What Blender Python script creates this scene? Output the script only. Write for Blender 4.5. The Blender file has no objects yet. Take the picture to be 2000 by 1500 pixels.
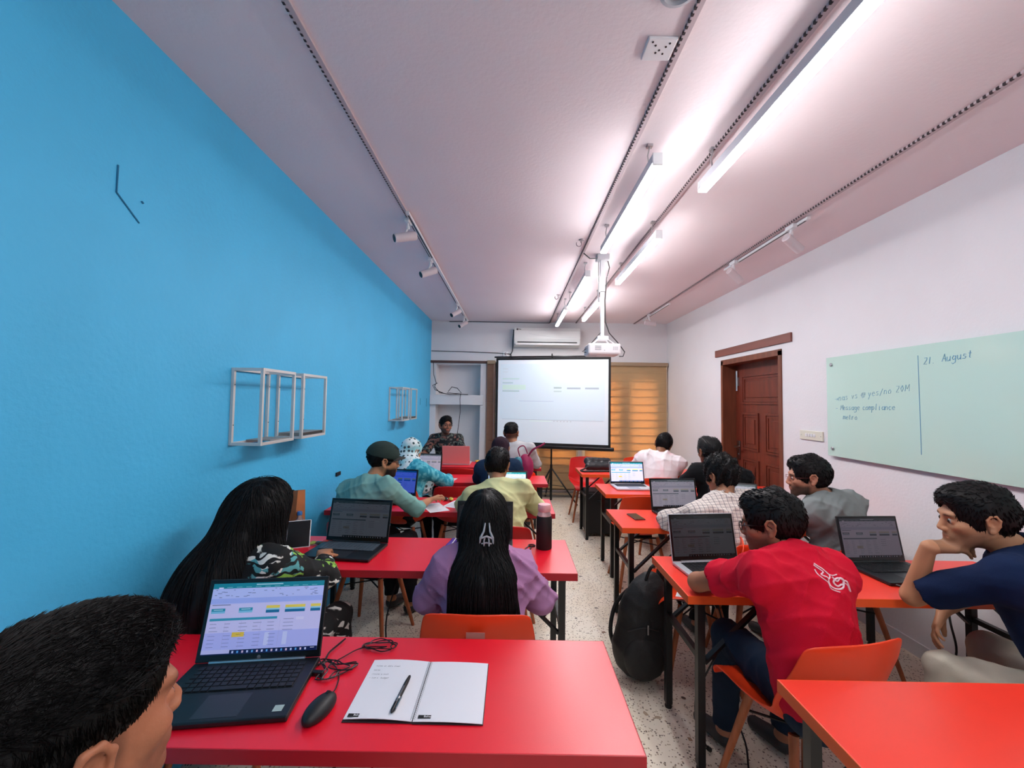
import bpy, bmesh, math, random
import numpy as np
from mathutils import Vector, Matrix
random.seed(7); rng = np.random.default_rng(7)
SC = bpy.context.scene; COL = SC.collection
R_ = math.radians
# ------------------------------------------------------------------ camera
cam_d = bpy.data.cameras.new('camera'); cam = bpy.data.objects.new('camera', cam_d); COL.objects.link(cam)
cam_d.sensor_width = 36; cam_d.lens = 14.4; cam_d.clip_start = .02
p_, ro_, ya_ = 35/800, .015, -2.5/800
f_ = Vector((math.sin(ya_)*math.cos(p_), math.cos(ya_)*math.cos(p_), math.sin(p_)))
r_ = f_.cross(Vector((0,0,1))).normalized(); u_ = r_.cross(f_)
r2 = r_*math.cos(ro_)+u_*math.sin(ro_); u2 = -r_*math.sin(ro_)+u_*math.cos(ro_)
m3 = Matrix((r2, u2, -f_)).transposed()
cam.matrix_world = Matrix.Translation((0,0,1.565)) @ m3.to_4x4()
SC.camera = cam
# ------------------------------------------------------------------ world / exposure
w = bpy.data.worlds.new('daylight'); SC.world = w; w.use_nodes = True
w.node_tree.nodes['Background'].inputs[0].default_value = (1.0,.84,.64,1)
w.node_tree.nodes['Background'].inputs[1].default_value = 11.0
SC.view_settings.view_transform = 'Standard'; SC.view_settings.look = 'None'
SC.view_settings.exposure = 0.14; SC.view_settings.gamma = 1; SC.view_settings.use_curve_mapping = False
TUBE = 68.0
# ------------------------------------------------------------------ materials
MATS = {}
def lin(c):
    return tuple(((x/12.92) if x <= .04045 else ((x+.055)/1.055)**2.4) for x in c)
def hexc(h): return lin(tuple(int(h[i:i+2],16)/255 for i in (0,2,4)))
def mat(name, col, rough=.5, metal=0, spec=.5, emit=0, bump=0, bscale=200, var=0, vscale=3, sheen=0, alpha=1, trans=0, coat=0, bstretch=None):
    if name in MATS: return MATS[name]
    if isinstance(col,str): col = hexc(col)
    m = bpy.data.materials.new(name); MATS[name] = m; m.use_nodes = True
    nt = m.node_tree; b = nt.nodes['Principled BSDF']
    b.inputs['Base Color'].default_value = (*col,1); b.inputs['Roughness'].default_value = rough
    b.inputs['Metallic'].default_value = metal; b.inputs['Specular IOR Level'].default_value = spec
    b.inputs['Coat Weight'].default_value = coat; b.inputs['Sheen Weight'].default_value = sheen
    b.inputs['Alpha'].default_value = alpha; b.inputs['Transmission Weight'].default_value = trans
    if emit: b.inputs['Emission Color'].default_value = (*col,1); b.inputs['Emission Strength'].default_value = emit
    tc = nt.nodes.new('ShaderNodeTexCoord')
    def noise(sc, det=3):
        n = nt.nodes.new('ShaderNodeTexNoise'); n.inputs['Scale'].default_value = sc; n.inputs['Detail'].default_value = det
        if bstretch:
            mp = nt.nodes.new('ShaderNodeMapping'); mp.inputs['Scale'].default_value = bstretch
            nt.links.new(tc.outputs['Object'], mp.inputs[0]); nt.links.new(mp.outputs[0], n.inputs['Vector'])
        else: nt.links.new(tc.outputs['Object'], n.inputs['Vector'])
        return n
    if bump:
        n = noise(bscale); bp = nt.nodes.new('ShaderNodeBump'); bp.inputs['Strength'].default_value = bump; bp.inputs['Distance'].default_value = .01
        nt.links.new(n.outputs[0], bp.inputs['Height']); nt.links.new(bp.outputs[0], b.inputs['Normal'])
    if var:
        n = noise(vscale); mr = nt.nodes.new('ShaderNodeMapRange'); mr.inputs[1].default_value=.3; mr.inputs[2].default_value=.7
        mr.inputs[3].default_value = 1-var; mr.inputs[4].default_value = 1+var
        nt.links.new(n.outputs[0], mr.inputs[0])
        mx = nt.nodes.new('ShaderNodeVectorMath'); mx.operation='SCALE'; mx.inputs[0].default_value = col
        nt.links.new(mr.outputs[0], mx.inputs['Scale']); nt.links.new(mx.outputs[0], b.inputs['Base Color'])
    return m
def ramp_mat(name, maker, rough=.8, **k):
    """pattern materials: maker(nt, coord_output) -> colour output"""
    if name in MATS: return MATS[name]
    m = mat(name, (.5,.5,.5), rough, **k); nt = m.node_tree
    tc = [n for n in nt.nodes if n.type=='TEX_COORD'][0]
    out = maker(nt, tc.outputs['Object']); nt.links.new(out, nt.nodes['Principled BSDF'].inputs['Base Color'])
    return m
def N(nt, t, **kw):
    n = nt.nodes.new(t)
    for k,v in kw.items():
        if k.startswith('i_'): n.inputs[k[2:].replace('_',' ')].default_value = v
        else: setattr(n,k,v)
    return n
def mixc(nt, fac, a, b):
    n = N(nt,'ShaderNodeMix', data_type='RGBA')
    for s,v in ((0,fac),(6,a),(7,b)):
        if isinstance(v,(tuple,float,int)): n.inputs[s].default_value = v if s==0 else (*v[:3],1)
        else: nt.links.new(v, n.inputs[s])
    return n.outputs[2]
def thr(nt, v, lo, hi):
    n = N(nt,'ShaderNodeMapRange'); n.inputs[1].default_value=lo; n.inputs[2].default_value=hi; nt.links.new(v,n.inputs[0]); return n.outputs[0]
def attr_mat(name, rough=.5, emit=0, spec=.4, bump=0, bscale=300, sss=0):
    if name in MATS: return MATS[name]
    m = mat(name,(1,1,1),rough,spec=spec,bump=bump,bscale=bscale); nt=m.node_tree; b=nt.nodes['Principled BSDF']
    a = N(nt,'ShaderNodeAttribute', attribute_name='tint')
    nt.links.new(a.outputs['Color'], b.inputs['Base Color'])
    if emit: nt.links.new(a.outputs['Color'], b.inputs['Emission Color']); b.inputs['Emission Strength'].default_value=emit
    return m
# ------------------------------------------------------------------ mesh helpers
def np_mesh(name, V, F, smooth=True, tint=None):
    """V (n,3), F list of arrays (m,k)"""
    me = bpy.data.meshes.new(name); V = np.asarray(V,dtype=np.float32)
    if not isinstance(F,list): F=[F]
    F=[np.asarray(f,dtype=np.int32) for f in F if len(f)]
    me.vertices.add(len(V)); me.vertices.foreach_set('co', V.ravel())
    loops = np.concatenate([f.ravel() for f in F]); sizes = np.concatenate([np.full(len(f),f.shape[1],dtype=np.int32) for f in F])
    me.loops.add(len(loops)); me.loops.foreach_set('vertex_index', loops)
    me.polygons.add(len(sizes)); st = np.concatenate([[0],np.cumsum(sizes)[:-1]]).astype(np.int32)
    me.polygons.foreach_set('loop_start', st)
    try: me.polygons.foreach_set('loop_total', sizes)
    except Exception: pass
    me.update(calc_edges=True)
    if smooth: me.polygons.foreach_set('use_smooth', np.ones(len(sizes),dtype=bool))
    if tint is not None:
        a = me.color_attributes.new('tint','FLOAT_COLOR','POINT')
        c = np.ones((len(V),4),dtype=np.float32); c[:,:3]=tint; a.data.foreach_set('color', c.ravel())
    return me
class MB:
    def __init__(s): s.v=[]; s.f=[]; s.sm=[]
    def add(s, vs, fs, M=None, smooth=False):
        o=len(s.v)
        for v in vs:
            v=Vector(v)
            if M is not None: v=M@v
            s.v.append(v)
        for f in fs: s.f.append([i+o for i in f]); s.sm.append(smooth)
        return s
    def box(s, c, d, bev=0, M=None):
        x,y,z=[q/2 for q in d]; cx,cy,cz=c
        if bev<=0:
            vs=[(cx+a*x,cy+b*y,cz+e*z) for a in(-1,1) for b in(-1,1) for e in(-1,1)]
            return s.add(vs,[(0,1,3,2),(4,6,7,5),(0,4,5,1),(2,3,7,6),(0,2,6,4),(1,5,7,3)],M)
        bm=bmesh.new(); bmesh.ops.create_cube(bm,size=1)
        for v in bm.verts: v.co=Vector((v.co.x*d[0]+cx,v.co.y*d[1]+cy,v.co.z*d[2]+cz))
        bmesh.ops.bevel(bm,geom=bm.edges[:],offset=bev,segments=2,affect='EDGES',profile=.5)
        bm.verts.index_update(); s.add([v.co[:] for v in bm.verts],[[v.index for v in f.verts] for f in bm.faces],M); bm.free(); return s
    def b2(s, a, b, bev=0, M=None):
        return s.box([(p+q)/2 for p,q in zip(a,b)],[abs(q-p) for p,q in zip(a,b)],bev,M)
    def tube(s, pts, rad, n=8, caps=True, M=None, closed=False):
        pts=[Vector(p) for p in pts]; k=len(pts)
        rs=rad if isinstance(rad,(list,tuple)) else [rad]*k
        up=None; vs=[]
        for i,p in enumerate(pts):
            if closed: t=(pts[(i+1)%k]-pts[i-1])
            else: t=(pts[min(i+1,k-1)]-pts[max(i-1,0)])
            t=t.normalized() if t.length>1e-9 else Vector((0,0,1))
            if up is None: up=t.orthogonal().normalized()
            else:
                up=(up-t*up.dot(t)); up=up.normalized() if up.length>1e-6 else t.orthogonal().normalized()
            bi=t.cross(up)
            for j in range(n):
                a=2*math.pi*j/n; vs.append(p+(up*math.cos(a)+bi*math.sin(a))*rs[i])
        fs=[]
        for i in range(k if closed else k-1):
            for j in range(n):
                a=i*n+j; b=i*n+(j+1)%n; i2=((i+1)%k)*n; fs.append((a,b,i2+(j+1)%n,i2+j))
        if caps and not closed: fs.append(tuple(range(n))[::-1]); fs.append(tuple((k-1)*n+j for j in range(n)))
        return s.add(vs,fs,M,True)
    def bar(s, a, b, wd, ht=None, M=None):
        """square bar from a to b"""
        ht=ht or wd; a=Vector(a); b=Vector(b); t=(b-a).normalized()
        ref=Vector((0,0,1)) if abs(t.z)<.9 else Vector((0,1,0))
        sd=t.cross(ref).normalized(); up=sd.cross(t)
        vs=[]
        for p in (a,b):
            for q,e in((-1,-1),(1,-1),(1,1),(-1,1)): vs.append(p+sd*q*wd/2+up*e*ht/2)
        return s.add(vs,[(0,3,2,1),(4,5,6,7),(0,1,5,4),(1,2,6,5),(2,3,7,6),(3,0,4,7)],M)
    def lathe(s, prof, n=20, M=None, c=(0,0,0)):
        vs=[]; fs=[]
        for r,z in prof:
            for j in range(n):
                a=2*math.pi*j/n; vs.append((c[0]+r*math.cos(a),c[1]+r*math.sin(a),c[2]+z))
        for i in range(len(prof)-1):
            for j in range(n): fs.append((i*n+j,i*n+(j+1)%n,(i+1)*n+(j+1)%n,(i+1)*n+j))
        fs.append(tuple(range(n))[::-1]); fs.append(tuple((len(prof)-1)*n+j for j in range(n)))
        return s.add(vs,fs,M,True)
    def mesh(s,name):
        me=bpy.data.meshes.new(name); me.from_pydata([v[:] for v in s.v],[],s.f)
        me.polygons.foreach_set('use_smooth',s.sm); me.update(); return me
    def build(s,name,m,parent=None,loc=None,rot=None,kind=None,label=None,autosm=True):
        me=s.mesh(name); o=bpy.data.objects.new(name,me); COL.objects.link(o); me.materials.append(m)
        if loc is not None: o.location=loc
        if rot is not None: o.rotation_euler=rot
        if parent is not None: o.parent=parent
        if kind: o['kind']=kind
        if label: o['label']=label
        if any(s.sm):
            try: me.set_sharp_from_angle(angle=R_(40))
            except Exception: pass
        return o
def link(name, me, m, parent=None, loc=None, kind=None, label=None):
    o=bpy.data.objects.new(name,me); COL.objects.link(o)
    if m is not None and not me.materials: me.materials.append(m)
    if loc is not None: o.location=loc
    if parent is not None: o.parent=parent
    if kind: o['kind']=kind
    if label: o['label']=label
    return o
def tag(o,label,cat,group=None):
    o['label']=label; o['category']=cat
    if group: o['group']=group
    return o
def thing(name,label,cat,loc=(0,0,0),rz=0,group=None):
    o=bpy.data.objects.new(name,None); COL.objects.link(o); o.location=loc; o.rotation_euler=(0,0,rz); o.empty_display_size=.05
    return tag(o,label,cat,group)
def copy_tree(o,parent=None):
    c=o.copy(); COL.objects.link(c); c.parent=parent
    if parent is None and o.parent is None: c.parent=None
    for ch in [q for q in o.children]: copy_tree(ch,c)
    return c
def place(proto,used,loc,rz,label,group=None):
    o=proto if not used[0] else copy_tree(proto)
    used[0]=True; o.location=loc; o.rotation_euler=(0,0,rz); o['label']=label
    if group: o['group']=group
    return o
def struct(o): o['kind']='structure'; return o
def flat_print(name, rects, M, m, parent, lift=.0004):
    """printed/lit rectangles: list of (x0,y0,x1,y1,(r,g,b)) in local plane, mapped by M; one mesh coloured per rectangle"""
    V=[];F=[];T=[]
    for k,(x0,y0,x1,y1,c) in enumerate(rects):
        if isinstance(c,str): c=hexc(c)
        o=len(V)
        for p in((x0,y0),(x1,y0),(x1,y1),(x0,y1)): V.append(M@Vector((p[0],p[1],lift*(1+k*.02)))); T.append(c)
        F.append((o,o+1,o+2,o+3))
    me=np_mesh(name,np.array([v[:] for v in V]),np.array(F),False,np.array(T))
    return link(name,me,m,parent)
# stroke lettering (handwriting)
GL={'a':[(3,3,1,4,0,2,1,0,3,1),(3,4,3,0,4,0)],'b':[(0,7,0,0,2,0,3,2,2,4,0,3)],'c':[(3,3,1,4,0,2,1,0,3,0.6)],'d':[(3,3,1,4,0,2,1,0,3,1),(3,7,3,0)],'e':[(0,2,3,2.4,2,4,0.6,3.4,0,1.5,1,0,3,.5)],
'g':[(3,3,1,4,0,2,1,0.6,3,1.5),(3,4,3,-2,1,-3,0,-2)],'h':[(0,7,0,0),(0,2.6,1.6,4,2.6,3,2.6,0)],'i':[(1,4,1,0,1.6,0),(1,5.4,1.1,5.7)],'k':[(0,7,0,0),(2.4,4,0,2,2.6,0)],'l':[(1,7,.8,0,1.8,.2)],'m':[(0,4,0,0),(0,2.6,1.2,4,1.8,3,1.8,0),(1.8,2.6,3,4,3.8,3,3.8,0)],
'n':[(0,4,0,0),(0,2.6,1.6,4,2.6,3,2.6,0)],'o':[(1.6,4,0,2.4,.6,.2,2.4,.2,3,2.4,1.6,4)],'p':[(0,4,0,-3),(0,3,1.6,4,3,2.4,1.8,0.2,0,.8)],'r':[(0,4,0,0),(0,2.4,1.2,4,2.4,3.7)],'s':[(2.8,3.6,1,4,.4,2.8,2.4,1.6,2,.2,0,.3)],'t':[(1,6,1,.6,2.2,0),(0,4,2.4,4.1)],
'u':[(0,4,0,1,1,0,2.6,1.4),(2.6,4,2.6,0,3.2,0)],'v':[(0,4,1.4,0,2.8,4)],'w':[(0,4,1,0,2,3,3,0,4,4)],'x':[(0,4,2.6,0),(2.6,4,0,0)],'y':[(0,4,1.3,.8),(2.8,4,.6,-3)],'A':[(0,0,1.8,7,3.6,0),(.8,2.6,2.9,2.8)],'M':[(0,0,.4,6,2,2,3.6,6.4,4,0)],'D':[(0,0,0,6,2.4,5,3,3,2,.6,0,0)],
'1':[(1,6.4,1,0)],'2':[(0,6,2.6,6.2,2.4,4.2,0,.2,3,.3)],'0':[(1.4,6,0,3,1.4,0,2.8,3,1.4,6)],'>':[(-1,2,3,2.2),(1.8,3.4,3,2.2,1.6,1)],'-':[(0,2,3,2.2)],'@':[(3,3,1.4,4,.6,2,1.6,1,3,1.6,3,3.6),(4,1,1.6,-.6,-.6,2,1,5,4,5,4.4,2)],'/':[(0,-1,2.6,6)],'.':[(0,0,.4,.2)],',':[(0,0,-.4,-1)]}
def strokes(mb, text, x, y, size, M, rad, slope=0, jit=.15, adv=4.6):
    cx=x; k=size/7
    for ch in text:
        for st in GL.get(ch,[]):
            pts=[(cx+(st[i]+random.uniform(-jit,jit)+st[i+1]*.12)*k, y+(cx-x)*slope+(st[i+1]+random.uniform(-jit,jit))*k) for i in range(0,len(st),2)]
            mb.tube([M@Vector((a,b,0)) for a,b in pts],rad,4,caps=False)
        cx+=adv*k*(1 if ch!=' ' else .8)
def text_obj(name, s, size, m, parent, M, extr=.0002, align='CENTER'):
    cu=bpy.data.curves.new(name,'FONT'); cu.body=s; cu.size=size; cu.extrude=extr; cu.align_x=align; cu.align_y='CENTER'; cu.resolution_u=2
    t=bpy.data.objects.new(name,cu); COL.objects.link(t); bpy.context.view_layer.update()
    me=bpy.data.meshes.new_from_object(t.evaluated_get(bpy.context.evaluated_depsgraph_get())); bpy.data.objects.remove(t)
    me.transform(M); me.materials.clear(); me.materials.append(m)
    return link(name,me,m,parent)
# ------------------------------------------------------------------ implicit surface toolkit (bodies, clothes, bags)
def v3(*a): return np.array(a,dtype=float)
def CC(a,b,ra,rb=None,k=.02,cut=False,sub=False): return dict(t='c',a=np.array(a,float),b=np.array(b,float),ra=ra,rb=ra if rb is None else rb,k=k,cut=cut,sub=sub)
def EL(c,r,Rm=None,k=.02,sub=False): return dict(t='e',c=np.array(c,float),r=np.array(r,float),R=np.eye(3) if Rm is None else np.array(Rm,float),k=k,sub=sub)
def PL(p,n,k=.004): return dict(t='p',a=np.array(p,float),n=np.array(n,float)/np.linalg.norm(n),k=k,sub=True)   # removes the half space n points to
def dprim(p,P):
    if p['t']=='c':
        ab=p['b']-p['a']; L2=max(ab@ab,1e-12); q=P-p['a']; t=np.clip(q@ab/L2,0,1)
        d=np.sqrt(((q-t[:,None]*ab)**2).sum(1))-(p['ra']+t*(p['rb']-p['ra']))
        if p['cut']:
            n=ab/math.sqrt(L2); d=np.maximum(d,(P-p['b'])@n)
        return d
    if p['t']=='e':
        q=(P-p['c'])@p['R']; k0=np.sqrt(((q/p['r'])**2).sum(1)); k1=np.sqrt(((q/p['r']**2)**2).sum(1))
        return k0*(k0-1)/np.maximum(k1,1e-6)
    return -((P-p['a'])@p['n'])
def comb(D,d,p):
    k=p['k']
    if p['sub']:
        d=-d; h=np.maximum(k-np.abs(D-d),0)/k; return np.maximum(D,d)+h*h*k*.25
    h=np.maximum(k-np.abs(D-d),0)/k; return np.minimum(D,d)-h*h*k*.25
def sdf(prims,P):
    D=np.full(len(P),1e3)
    for p in prims: D=comb(D,dprim(p,P),p)
    return D
def axis(lo,hi,h,zones):
    xs=[lo]
    while xs[-1]<hi:
        x=xs[-1]; s=h
        for a,b,hf in zones:
            if a<=x<=b: s=min(s,hf)
        xs.append(x+s)
    while len(xs)%8: xs.append(xs[-1]+h)
    return np.array(xs)
def mesh_sdf(prims,h,zones=(),disp=None,pad=.03):
    """zones: list of (lo3,hi3,hfine). returns V, quads"""
    lo=np.full(3,1e9); hi=-lo
    for p in prims:
        if p['sub']: continue
        if p['t']=='c':
            r=max(p['ra'],p['rb']); lo=np.minimum(lo,np.minimum(p['a'],p['b'])-r); hi=np.maximum(hi,np.maximum(p['a'],p['b'])+r)
        else: r=p['r'].max(); lo=np.minimum(lo,p['c']-r); hi=np.maximum(hi,p['c']+r)
    lo-=pad; hi+=pad
    ax=[axis(lo[i],hi[i],h,[(z[0][i],z[1][i],z[2]) for z in zones]) for i in range(3)]
    nb=[len(a)//8 for a in ax]
    cen=[];ext=[]
    for a in ax:
        b=a.reshape(-1,8); cen.append((b[:,0]+b[:,-1])/2); ext.append((b[:,-1]-b[:,0])/2+h)
    G=np.stack(np.meshgrid(*cen,indexing='ij'),-1).reshape(-1,3); E=np.stack(np.meshgrid(*ext,indexing='ij'),-1).reshape(-1,3)
    diag=np.sqrt((E**2).sum(1)); D0=np.full(len(G),1e3); dp=[]
    for p in prims: d=dprim(p,G); dp.append(d); D0=comb(D0,d,p)
    act=np.abs(D0)<diag*1.35+.012; ids=np.nonzero(act)[0]
    A=np.repeat(D0,512).reshape(*nb,8,8,8).astype(np.float32)
    bi=np.stack(np.unravel_index(ids,nb),1)
    off=np.arange(8)
    X=ax[0][bi[:,0:1]*8+off]; Y=ax[1][bi[:,1:2]*8+off]; Z=ax[2][bi[:,2:3]*8+off]
    n=len(ids)
    P=np.empty((n,8,8,8,3)); P[...,0]=X[:,:,None,None]; P[...,1]=Y[:,None,:,None]; P[...,2]=Z[:,None,None,:]
    P=P.reshape(n,512,3); D=np.full((n,512),1e3)
    dg=diag[ids]; Dc=np.abs(D0[ids])
    for p,d in zip(prims,dp):
        dd=d[ids]
        rel=(dd-1.5*dg < (0 if p['sub'] else 1)*(Dc+dg)+p['k']+.01)
        if not rel.any(): continue
        q=P[rel].reshape(-1,3); v=dprim(p,q).reshape(-1,512); D[rel]=comb(D[rel],v,p)
    if disp is not None:
        near=np.abs(D)<.06; Pn=P[near]; D[near]-=disp(Pn)
    A.reshape(-1,512)[ids]=D
    A=A.transpose(0,3,1,4,2,5).reshape(nb[0]*8,nb[1]*8,nb[2]*8)
    return surf_nets(A,ax)
def surf_nets(A,ax):
    S=A<0
    c=[S[i:S.shape[0]-1+i, j:S.shape[1]-1+j, k:S.shape[2]-1+k] for i in(0,1) for j in(0,1) for k in(0,1)]
    an=c[0].copy(); al=c[0].copy()
    for q in c[1:]: an|=q; al&=q
    mk=an&~al; I,J,K=np.nonzero(mk); nV=len(I)
    idx=np.full(mk.shape,-1,dtype=np.int32); idx[I,J,K]=np.arange(nV)
    cv=[[[A[I+i,J+j,K+k] for k in(0,1)] for j in(0,1)] for i in(0,1)]
    s=np.zeros((nV,3)); cnt=np.zeros(nV)
    for a in range(3):
        for u in(0,1):
            for v in(0,1):
                o=[0,0,0]; oth=[q for q in range(3) if q!=a]; o[oth[0]]=u; o[oth[1]]=v
                o2=list(o); o2[a]=1
                d0=cv[o[0]][o[1]][o[2]]; d1=cv[o2[0]][o2[1]][o2[2]]
                x=(d0<0)!=(d1<0); t=np.where(x,d0/np.where(x,d0-d1,1),0)
                s[:,a]+=np.where(x,t,0); s[:,oth[0]]+=x*u; s[:,oth[1]]+=x*v; cnt+=x
    s/=cnt[:,None]
    V=np.stack([ax[a][q]+s[:,a]*(ax[a][q+1]-ax[a][q]) for a,q in enumerate((I,J,K))],1)
    Fs=[]
    for a in range(3):
        sl0=[slice(None)]*3; sl1=[slice(None)]*3; sl0[a]=slice(0,-1); sl1[a]=slice(1,None)
        x=S[tuple(sl0)]!=S[tuple(sl1)]
        e=np.stack(np.nonzero(x),1)
        b,c_=(a+1)%3,(a+2)%3
        ok=(e[:,b]>0)&(e[:,c_]>0)&(e[:,b]<mk.shape[b])&(e[:,c_]<mk.shape[c_]); e=e[ok]
        def g(db,dc):
            q=e.copy(); q[:,b]+=db; q[:,c_]+=dc; return idx[q[:,0],q[:,1],q[:,2]]
        F=np.stack([g(-1,-1),g(0,-1),g(0,0),g(-1,0)],1)
        fl=~S[e[:,0],e[:,1],e[:,2]]
        F[fl]=F[fl][:,::-1]; Fs.append(F)
    F=np.concatenate(Fs); F=F[(F>=0).all(1)]
    return V,F
def vnorm(V,F):
    n=np.cross(V[F[:,2]]-V[F[:,0]],V[F[:,3]]-V[F[:,1]]); o=np.zeros_like(V)
    for i in range(4): np.add.at(o,F[:,i],n)
    return o/np.maximum(np.linalg.norm(o,axis=1,keepdims=True),1e-9)
def rotm(yaw,pitch=0,roll=0):
    """columns: right, forward, up. yaw clockwise from +Y (deg), pitch up, roll to the right"""
    y,p,r=R_(yaw),R_(pitch),R_(roll)
    f=np.array([math.sin(y)*math.cos(p),math.cos(y)*math.cos(p),math.sin(p)])
    rt=np.array([math.cos(y),-math.sin(y),0]); u=np.cross(rt,f)
    rt,u=rt*math.cos(r)-u*math.sin(r), u*math.cos(r)+rt*math.sin(r)
    return np.stack([rt,f,u],1)
def folds(seed,amp,scale=.055):
    g=np.random.default_rng(seed); ks=g.normal(size=(5,3)); ks/=np.linalg.norm(ks,axis=1,keepdims=True)
    ks[:,2]*=1.3; kb=g.normal(size=(5,3))*22
    ph=g.uniform(0,6,5)
    def f(P):
        s=0
        for i in range(5):
            r=1-np.abs(np.sin((P@ks[i])*np.pi/(scale*(.9+.45*i))+ph[i]+1.1*np.sin(P@kb[i]*.5)))
            s=s+(r*r-.35)*(1+.3*i)
        e=np.sin(P@kb[0]*.35+1)*.4+.6
        return amp*s*.45*e
    return f
# ------------------------------------------------------------------ setting
M_white=mat('white wall paint','e4e2e4',.85,bump=.15,bscale=60,var=.02,vscale=2)
M_ceil=mat('bounce tinted ceiling paint','efe3e6',.9,bump=.1,bscale=50,var=.02,vscale=1.2)  # pink light bounced off the red tables is mixed into this colour
M_blue=mat('blue wall paint','4cbcec',.55,spec=.35,bump=.22,bscale=45,var=.04,vscale=2.2)
def terrazzo(nt,co):
    v=N(nt,'ShaderNodeTexVoronoi'); v.inputs['Scale'].default_value=95; nt.links.new(co,v.inputs['Vector'])
    n=N(nt,'ShaderNodeTexNoise'); n.inputs['Scale'].default_value=60; nt.links.new(co,n.inputs['Vector'])
    n2=N(nt,'ShaderNodeTexNoise'); n2.inputs['Scale'].default_value=3; n2.inputs['Detail'].default_value=5; nt.links.new(co,n2.inputs['Vector'])
    sep=N(nt,'ShaderNodeSeparateColor'); nt.links.new(v.outputs['Color'],sep.inputs[0])
    base=mixc(nt,thr(nt,n2.outputs[0],.35,.65),hexc('e6dcc6'),hexc('ece6d6'))
    a=mixc(nt,thr(nt,sep.outputs[0],.70,.74),base,hexc('b3a58c'))
    b=mixc(nt,thr(nt,sep.outputs[1],.84,.87),a,hexc('6d6153'))
    d=N(nt,'ShaderNodeMath',operation='LESS_THAN'); nt.links.new(v.outputs['Distance'],d.inputs[0]); d.inputs[1].default_value=.42
    return mixc(nt,d.outputs[0],base,b)
M_floor=ramp_mat('terrazzo floor',terrazzo,.28,spec=.5)
XL,XR,YB,YF,ZC=-1.395,2.58,6.88,-1.7,2.92
floor=struct(MB().b2((XL-.2,YF-.2,-.1),(XR+1.2,YB+.5,0)).build('floor',M_floor))
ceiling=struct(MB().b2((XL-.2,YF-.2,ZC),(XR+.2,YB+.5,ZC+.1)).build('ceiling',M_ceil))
wl=struct(MB().b2((XL-.15,YF-.2,0),(XL,YB+.5,ZC)).build('wall_left',M_blue))
struct(MB().b2((XL-.15,YF-.15,0),(XR+.15,YF,ZC)).build('wall_rear',M_white))
def holes_wall(name,axis_,a0,a1,us,zs,holes,m):
    """wall slab between planes a0..a1; grid cuts us (x or y) and zs with holes as (iu,iz)"""
    mb=MB()
    for i in range(len(us)-1):
        for j in range(len(zs)-1):
            if (i,j) in holes: continue
            if axis_=='y': mb.b2((us[i],a0,zs[j]),(us[i+1],a1,zs[j+1]))
            else: mb.b2((a0,us[i],zs[j]),(a1,us[i+1],zs[j+1]))
    return struct(mb.build(name,m))
us=[XL,-1.30,-.555,-.05,.42,.58,1.02,1.22,1.76,1.98,2.37,XR]; zs=[0,.08,.55,1.50,1.67,1.95,2.185,ZC]
H=set()
for i in(3,5,7,9): H|={(i,2),(i,3),(i,4)}
H|={(1,1),(1,2),(1,4),(1,5)}
wb=holes_wall('wall_back','y',YB,YB+.28,us,zs,H,M_white)
MB().b2((-1.31,YB+.279,.0),(-.55,YB+.3,2.2)).build('niche_back',M_white,wb)
# windows: panes and frames behind the blinds
M_frame=mat('dark window frame','4a3a30',.5)
gm=mat('window glass','ffffff',.02,trans=1,spec=.5)
for n,(a,b) in enumerate(((-.05,.42),(.58,1.02),(1.22,1.76),(1.98,2.37))):
    win=thing('window_%d'%(n+1),'','',(a,YB+.12,.55)); del win['label']; del win['category']; win['kind']='structure'
    wd=b-a; mb=MB()
    for q in((0,0,wd,.04),(0,1.36,wd,1.40)): mb.b2((q[0],0,q[1]),(q[2],.05,q[3]))
    for q in(0,wd-.04): mb.b2((q,0,.04),(q+.04,.05,1.36))
    mb.build('window_frame',M_frame,win)
    MB().b2((.04,.02,.04),(wd-.04,.026,1.36)).build('pane',gm,win)
wr=holes_wall('wall_right','x',XR,XR+.2,[YF,3.96,5.04,YB+.28],[0,2.10,ZC],{(1,0)},M_white)
# door, frame, lintel strip
M_door=mat('dark brown varnished wood','6b2c1c',.42,spec=.5,var=.28,vscale=4,bstretch=(6,6,.7),bump=.1)
M_frm=mat('brown door frame wood','74402c',.45,spec=.4,var=.2,vscale=5,bstretch=(5,5,.6))
struct(MB().b2((XR+.19,3.7,-.02),(XR+1.0,5.3,2.3)).build('wall_behind_door',M_white)) if False else None
fr=struct(MB().b2((XR-.012,3.93,0),(XR+.20,3.975,2.10)).b2((XR-.012,5.025,0),(XR+.20,5.07,2.10)).b2((XR-.012,3.93,2.055),(XR+.20,5.07,2.115)).build('door_1',M_frm))
leaf=MB().b2((XR+.15,3.976,.01),(XR+.19,5.024,2.055)).build('door_leaf',M_door,fr)
for y0,y1,z0,z1 in((4.12,4.44,.25,.95),(4.56,4.88,.25,.95),(4.12,4.44,1.05,1.48),(4.56,4.88,1.05,1.48),(4.12,4.88,1.58,1.92)):
    mb=MB(); x=XR+.15
    for o,d in((0,.014),(.028,.008)):
        a,b,c,e=y0+o,y1-o,z0+o,z1-o
        mb.b2((x-d,a,c),(x,b,c+.022)).b2((x-d,a,e-.022),(x,b,e)).b2((x-d,a,c+.022),(x,a+.022,e-.022)).b2((x-d,b-.022,c+.022),(x,b,e-.022))
    mb.b2((x-.010,y0+.075,z0+.075),(x,y1-.075,z1-.075),.004)
    mb.build('door_panel',M_door,leaf)
M_brass=mat('tarnished lock metal','8c8078',.3,metal=1)
M_steel=mat('brushed steel','b8b8ba',.3,metal=1)
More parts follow.
